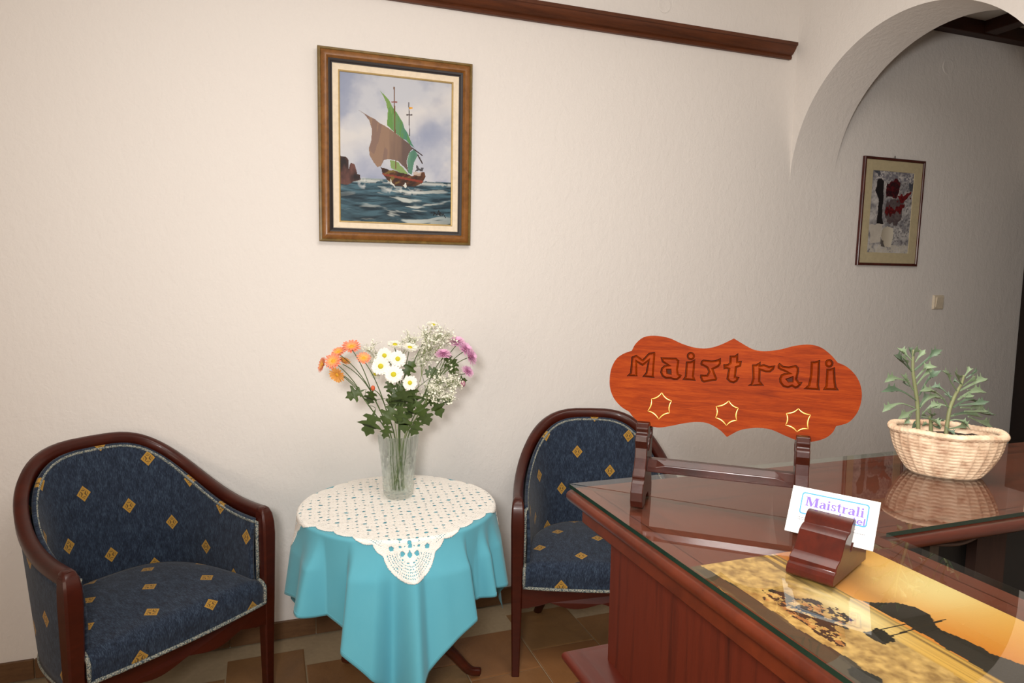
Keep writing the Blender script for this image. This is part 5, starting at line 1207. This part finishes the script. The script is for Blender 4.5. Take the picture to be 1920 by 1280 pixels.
for b, a0, a1 in ((.66, .12, .22), (.70, .13, .20), (.66, .70, .78), (.73, .62, .88), (.77, .66, .76)):
    a = a0
    while a < a1:
        w = rn.uniform(.006, .016); mb.add([cpt(a, b), cpt(a+w, b), cpt(a+w, b-.016), cpt(a, b-.016)], [(0, 1, 2, 3)]); a += w+.006
mb.build('small_print', M['ink_grey'], card)

# ------------------------------------------------------------------ basket planter and succulents
PLX, PLY = 1.090, 0.822
pang = math.atan2(-0.70, 0.71)
PB = empty('planter', (PLX, PLY, GT+0.0002), pang)
tag(PB, 'cream ceramic planter moulded like a woven oval basket', 'planter')
PH = 0.079; NR = 27; NROW = 13
def ell(th, rx, ry): return (rx*math.copysign(abs(math.cos(th))**0.92, math.cos(th)), ry*math.copysign(abs(math.sin(th))**0.92, math.sin(th)))
def wall_p(a, b):
    th = 2*PI*a; z = b*PH*0.93
    k = math.sin(min(1, 0.06+0.94*b)*PI/2)**0.85
    rx = 0.047+0.036*k; ry = 0.032+0.026*k
    rib = (a*NR) % 1; row = b*NROW
    ribv = math.exp(-((min(rib, 1-rib))/0.13)**2)
    strand = abs(math.sin(PI*(row+0.25*math.sin(PI*rib))))**0.6
    d = 0.0030*ribv+0.0019*strand*(1-ribv)-0.0008
    if b < 0.04: d *= b/0.04
    x, y = ell(th, rx+d, ry+d); return (x, y, z)
mb = MB(); mb.grid(NR*8, NROW*7, wall_p, wrap=True); mb.f.append(tuple(range(NR*8))); mb.mi.append(0)
n0 = len(mb.v)
mb.grid(NR*8, 6, lambda a, b: (*ell(2*PI*a, 0.078-0.010*(1-b), 0.053-0.009*(1-b)), PH*(0.70+0.26*b)), wrap=True)
mb.build('basket', M['basket'], PB, smooth=True, normals=False)
def rim_p(a, b):
    th = 2*PI*a; ph = 2*PI*b; tw = 0.0008*math.sin(60*th+3*ph)
    rx, ry = 0.0815, 0.0565; q = 0.0072+tw
    x, y = ell(th, rx+q*math.cos(ph), ry+q*math.cos(ph)); return (x, y, PH*0.94+q*0.8*math.sin(ph)+0.0012*math.sin(5*th))
MB().grid(220, 12, rim_p, wrap=True).build('rim', M['basket'], PB, smooth=True)
mb = MB(); rn = random.Random(5); NS = 40
mb.add([(0, 0, PH*0.80)]+[(*ell(2*PI*k/NS, 0.071*r, 0.047*r), PH*0.80+rn.uniform(-.003, .003)) for r in (.25, .5, .75, 1.0) for k in range(NS)],
    [(0, 1+k, 1+(k+1) % NS) for k in range(NS)]+[(1+q*NS+k, 1+(q+1)*NS+k, 1+(q+1)*NS+(k+1) % NS, 1+q*NS+(k+1) % NS) for q in range(3) for k in range(NS)])
tag(mb.build('soil', M['soil'], PB, smooth=True), kind=None)

def succ_leaf(pts, seed):
    rn = random.Random(seed)
    C_ = catmull(pts, 5); n = len(C_); mb = MB(); rings = []
    L = sum((b-a).length for a, b in zip(C_[:-1], C_[1:])); wmax = min(0.0036, 0.0018+0.032*L)*rn.uniform(.85, 1.15)
    up = Vector((rn.uniform(-.3, .3), rn.uniform(-1.0, -0.5), rn.uniform(.4, 1.0))).normalized()
    vs = []; fs = []
    for i, p in enumerate(C_):
        t = i/(n-1); tan = (C_[min(i+1, n-1)]-C_[max(i-1, 0)]).normalized()
        side = tan.cross(up); side = side.normalized() if side.length > 1e-4 else tan.orthogonal(); nn = side.cross(tan)
        w = wmax*(0.38+0.30*t+0.75*math.exp(-((t-0.70)/0.17)**2))*(1-max(0, (t-0.80)/0.2)**1.5*0.97)
        th = wmax*0.30*(1-0.6*t)
        lift = w*0.75*math.exp(-((t-0.68)/0.2)**2)     # edges curl up around the toothed part
        rings.append([tuple(p-side*w+nn*(lift+th*.3)), tuple(p-side*w*.45+nn*th*.9+nn*lift*.2), tuple(p+nn*th*.7), tuple(p+side*w*.45+nn*th*.9+nn*lift*.2), tuple(p+side*w+nn*(lift+th*.3)), tuple(p+side*w*.5-nn*th), tuple(p-nn*th*1.4), tuple(p-side*w*.5-nn*th)])
    mb.rings(rings)
    # marginal teeth on the broad part
    for s in (0, 4):
        for q in (0.60, 0.76):
            i = int(q*(n-1)); a = Vector(rings[i][s]); b = Vector(rings[min(n-1, i+1)][s]); c0 = C_[i]
            tip = a.lerp(b, .6)+(a-c0)*0.9+Vector((0, 0, wmax*0.6)); mb.add([tuple(a), tuple(b), tuple(tip), tuple(a.lerp(b, .5)+Vector((0, 0, -wmax*.3)))], [(0, 1, 2), (1, 3, 2), (3, 0, 2)])
    return mb
lab = ['tall upright succulent with toothed grey-green leaves at the left of the basket planter', 'bushy succulent with spreading toothed leaves at the right of the basket planter', 'low young succulent between the two larger ones in the basket planter']
for pi, (st, lv) in enumerate(PLANTS):
    b0 = Vector(st[0]); b0.z = GT+PH*0.79; root = empty('succulent', b0); tag(root, lab[pi], 'plant', 'succulents in the basket planter')
    sp = [tuple(b0)]+[tuple(p) for p in st[1:]]
    MB().tube([tuple(p-b0) for p in catmull(sp, 6)], 0.0034, 0.0019, n=8).build('stem', M['succulent_stem'], root, smooth=True)
    for li, l in enumerate(lv):
        l = [Vector(p)-b0 for p in l]
        succ_leaf(l, 100*pi+li).build('leaf', M['succulent'] if (li*7+pi) % 3 else M['succulent_dark'], root, smooth=True, sharp=70)

# ------------------------------------------------------------------ small things on and behind the counter
cb_ = MB().tube(catmull([(0.96, 0.872, 1.09), (0.99, 0.868, 1.062), (1.04, 0.863, 1.042), (1.12, 0.860, 1.026), (1.19, 0.858, 1.018), (1.24, 0.857, 1.028), (1.30, 0.857, 1.052), (1.36, 0.861, 1.095), (1.40, 0.864, 1.134)], 6), 0.0038, n=8).build('power_cable', M['cable'], smooth=True)
tag(cb_, 'brown cable hanging in a loop under the far counter wing', 'cable')
bx = empty('card_box', (1.128, 0.688, GT+0.0002), R(-18)); tag(bx, 'pale upright card box at the far right edge of the counter', 'box')
bevel(MB().box(-0.014, 0.10, -0.014, 0.016, 0, 0.075).build('box_body', M['box_card'], bx), 0.0015)
bevel(MB().box(-0.0155, 0.1015, -0.0155, 0.0175, 0.060, 0.0765).build('box_lid', M['box_card'], bx), 0.0015)
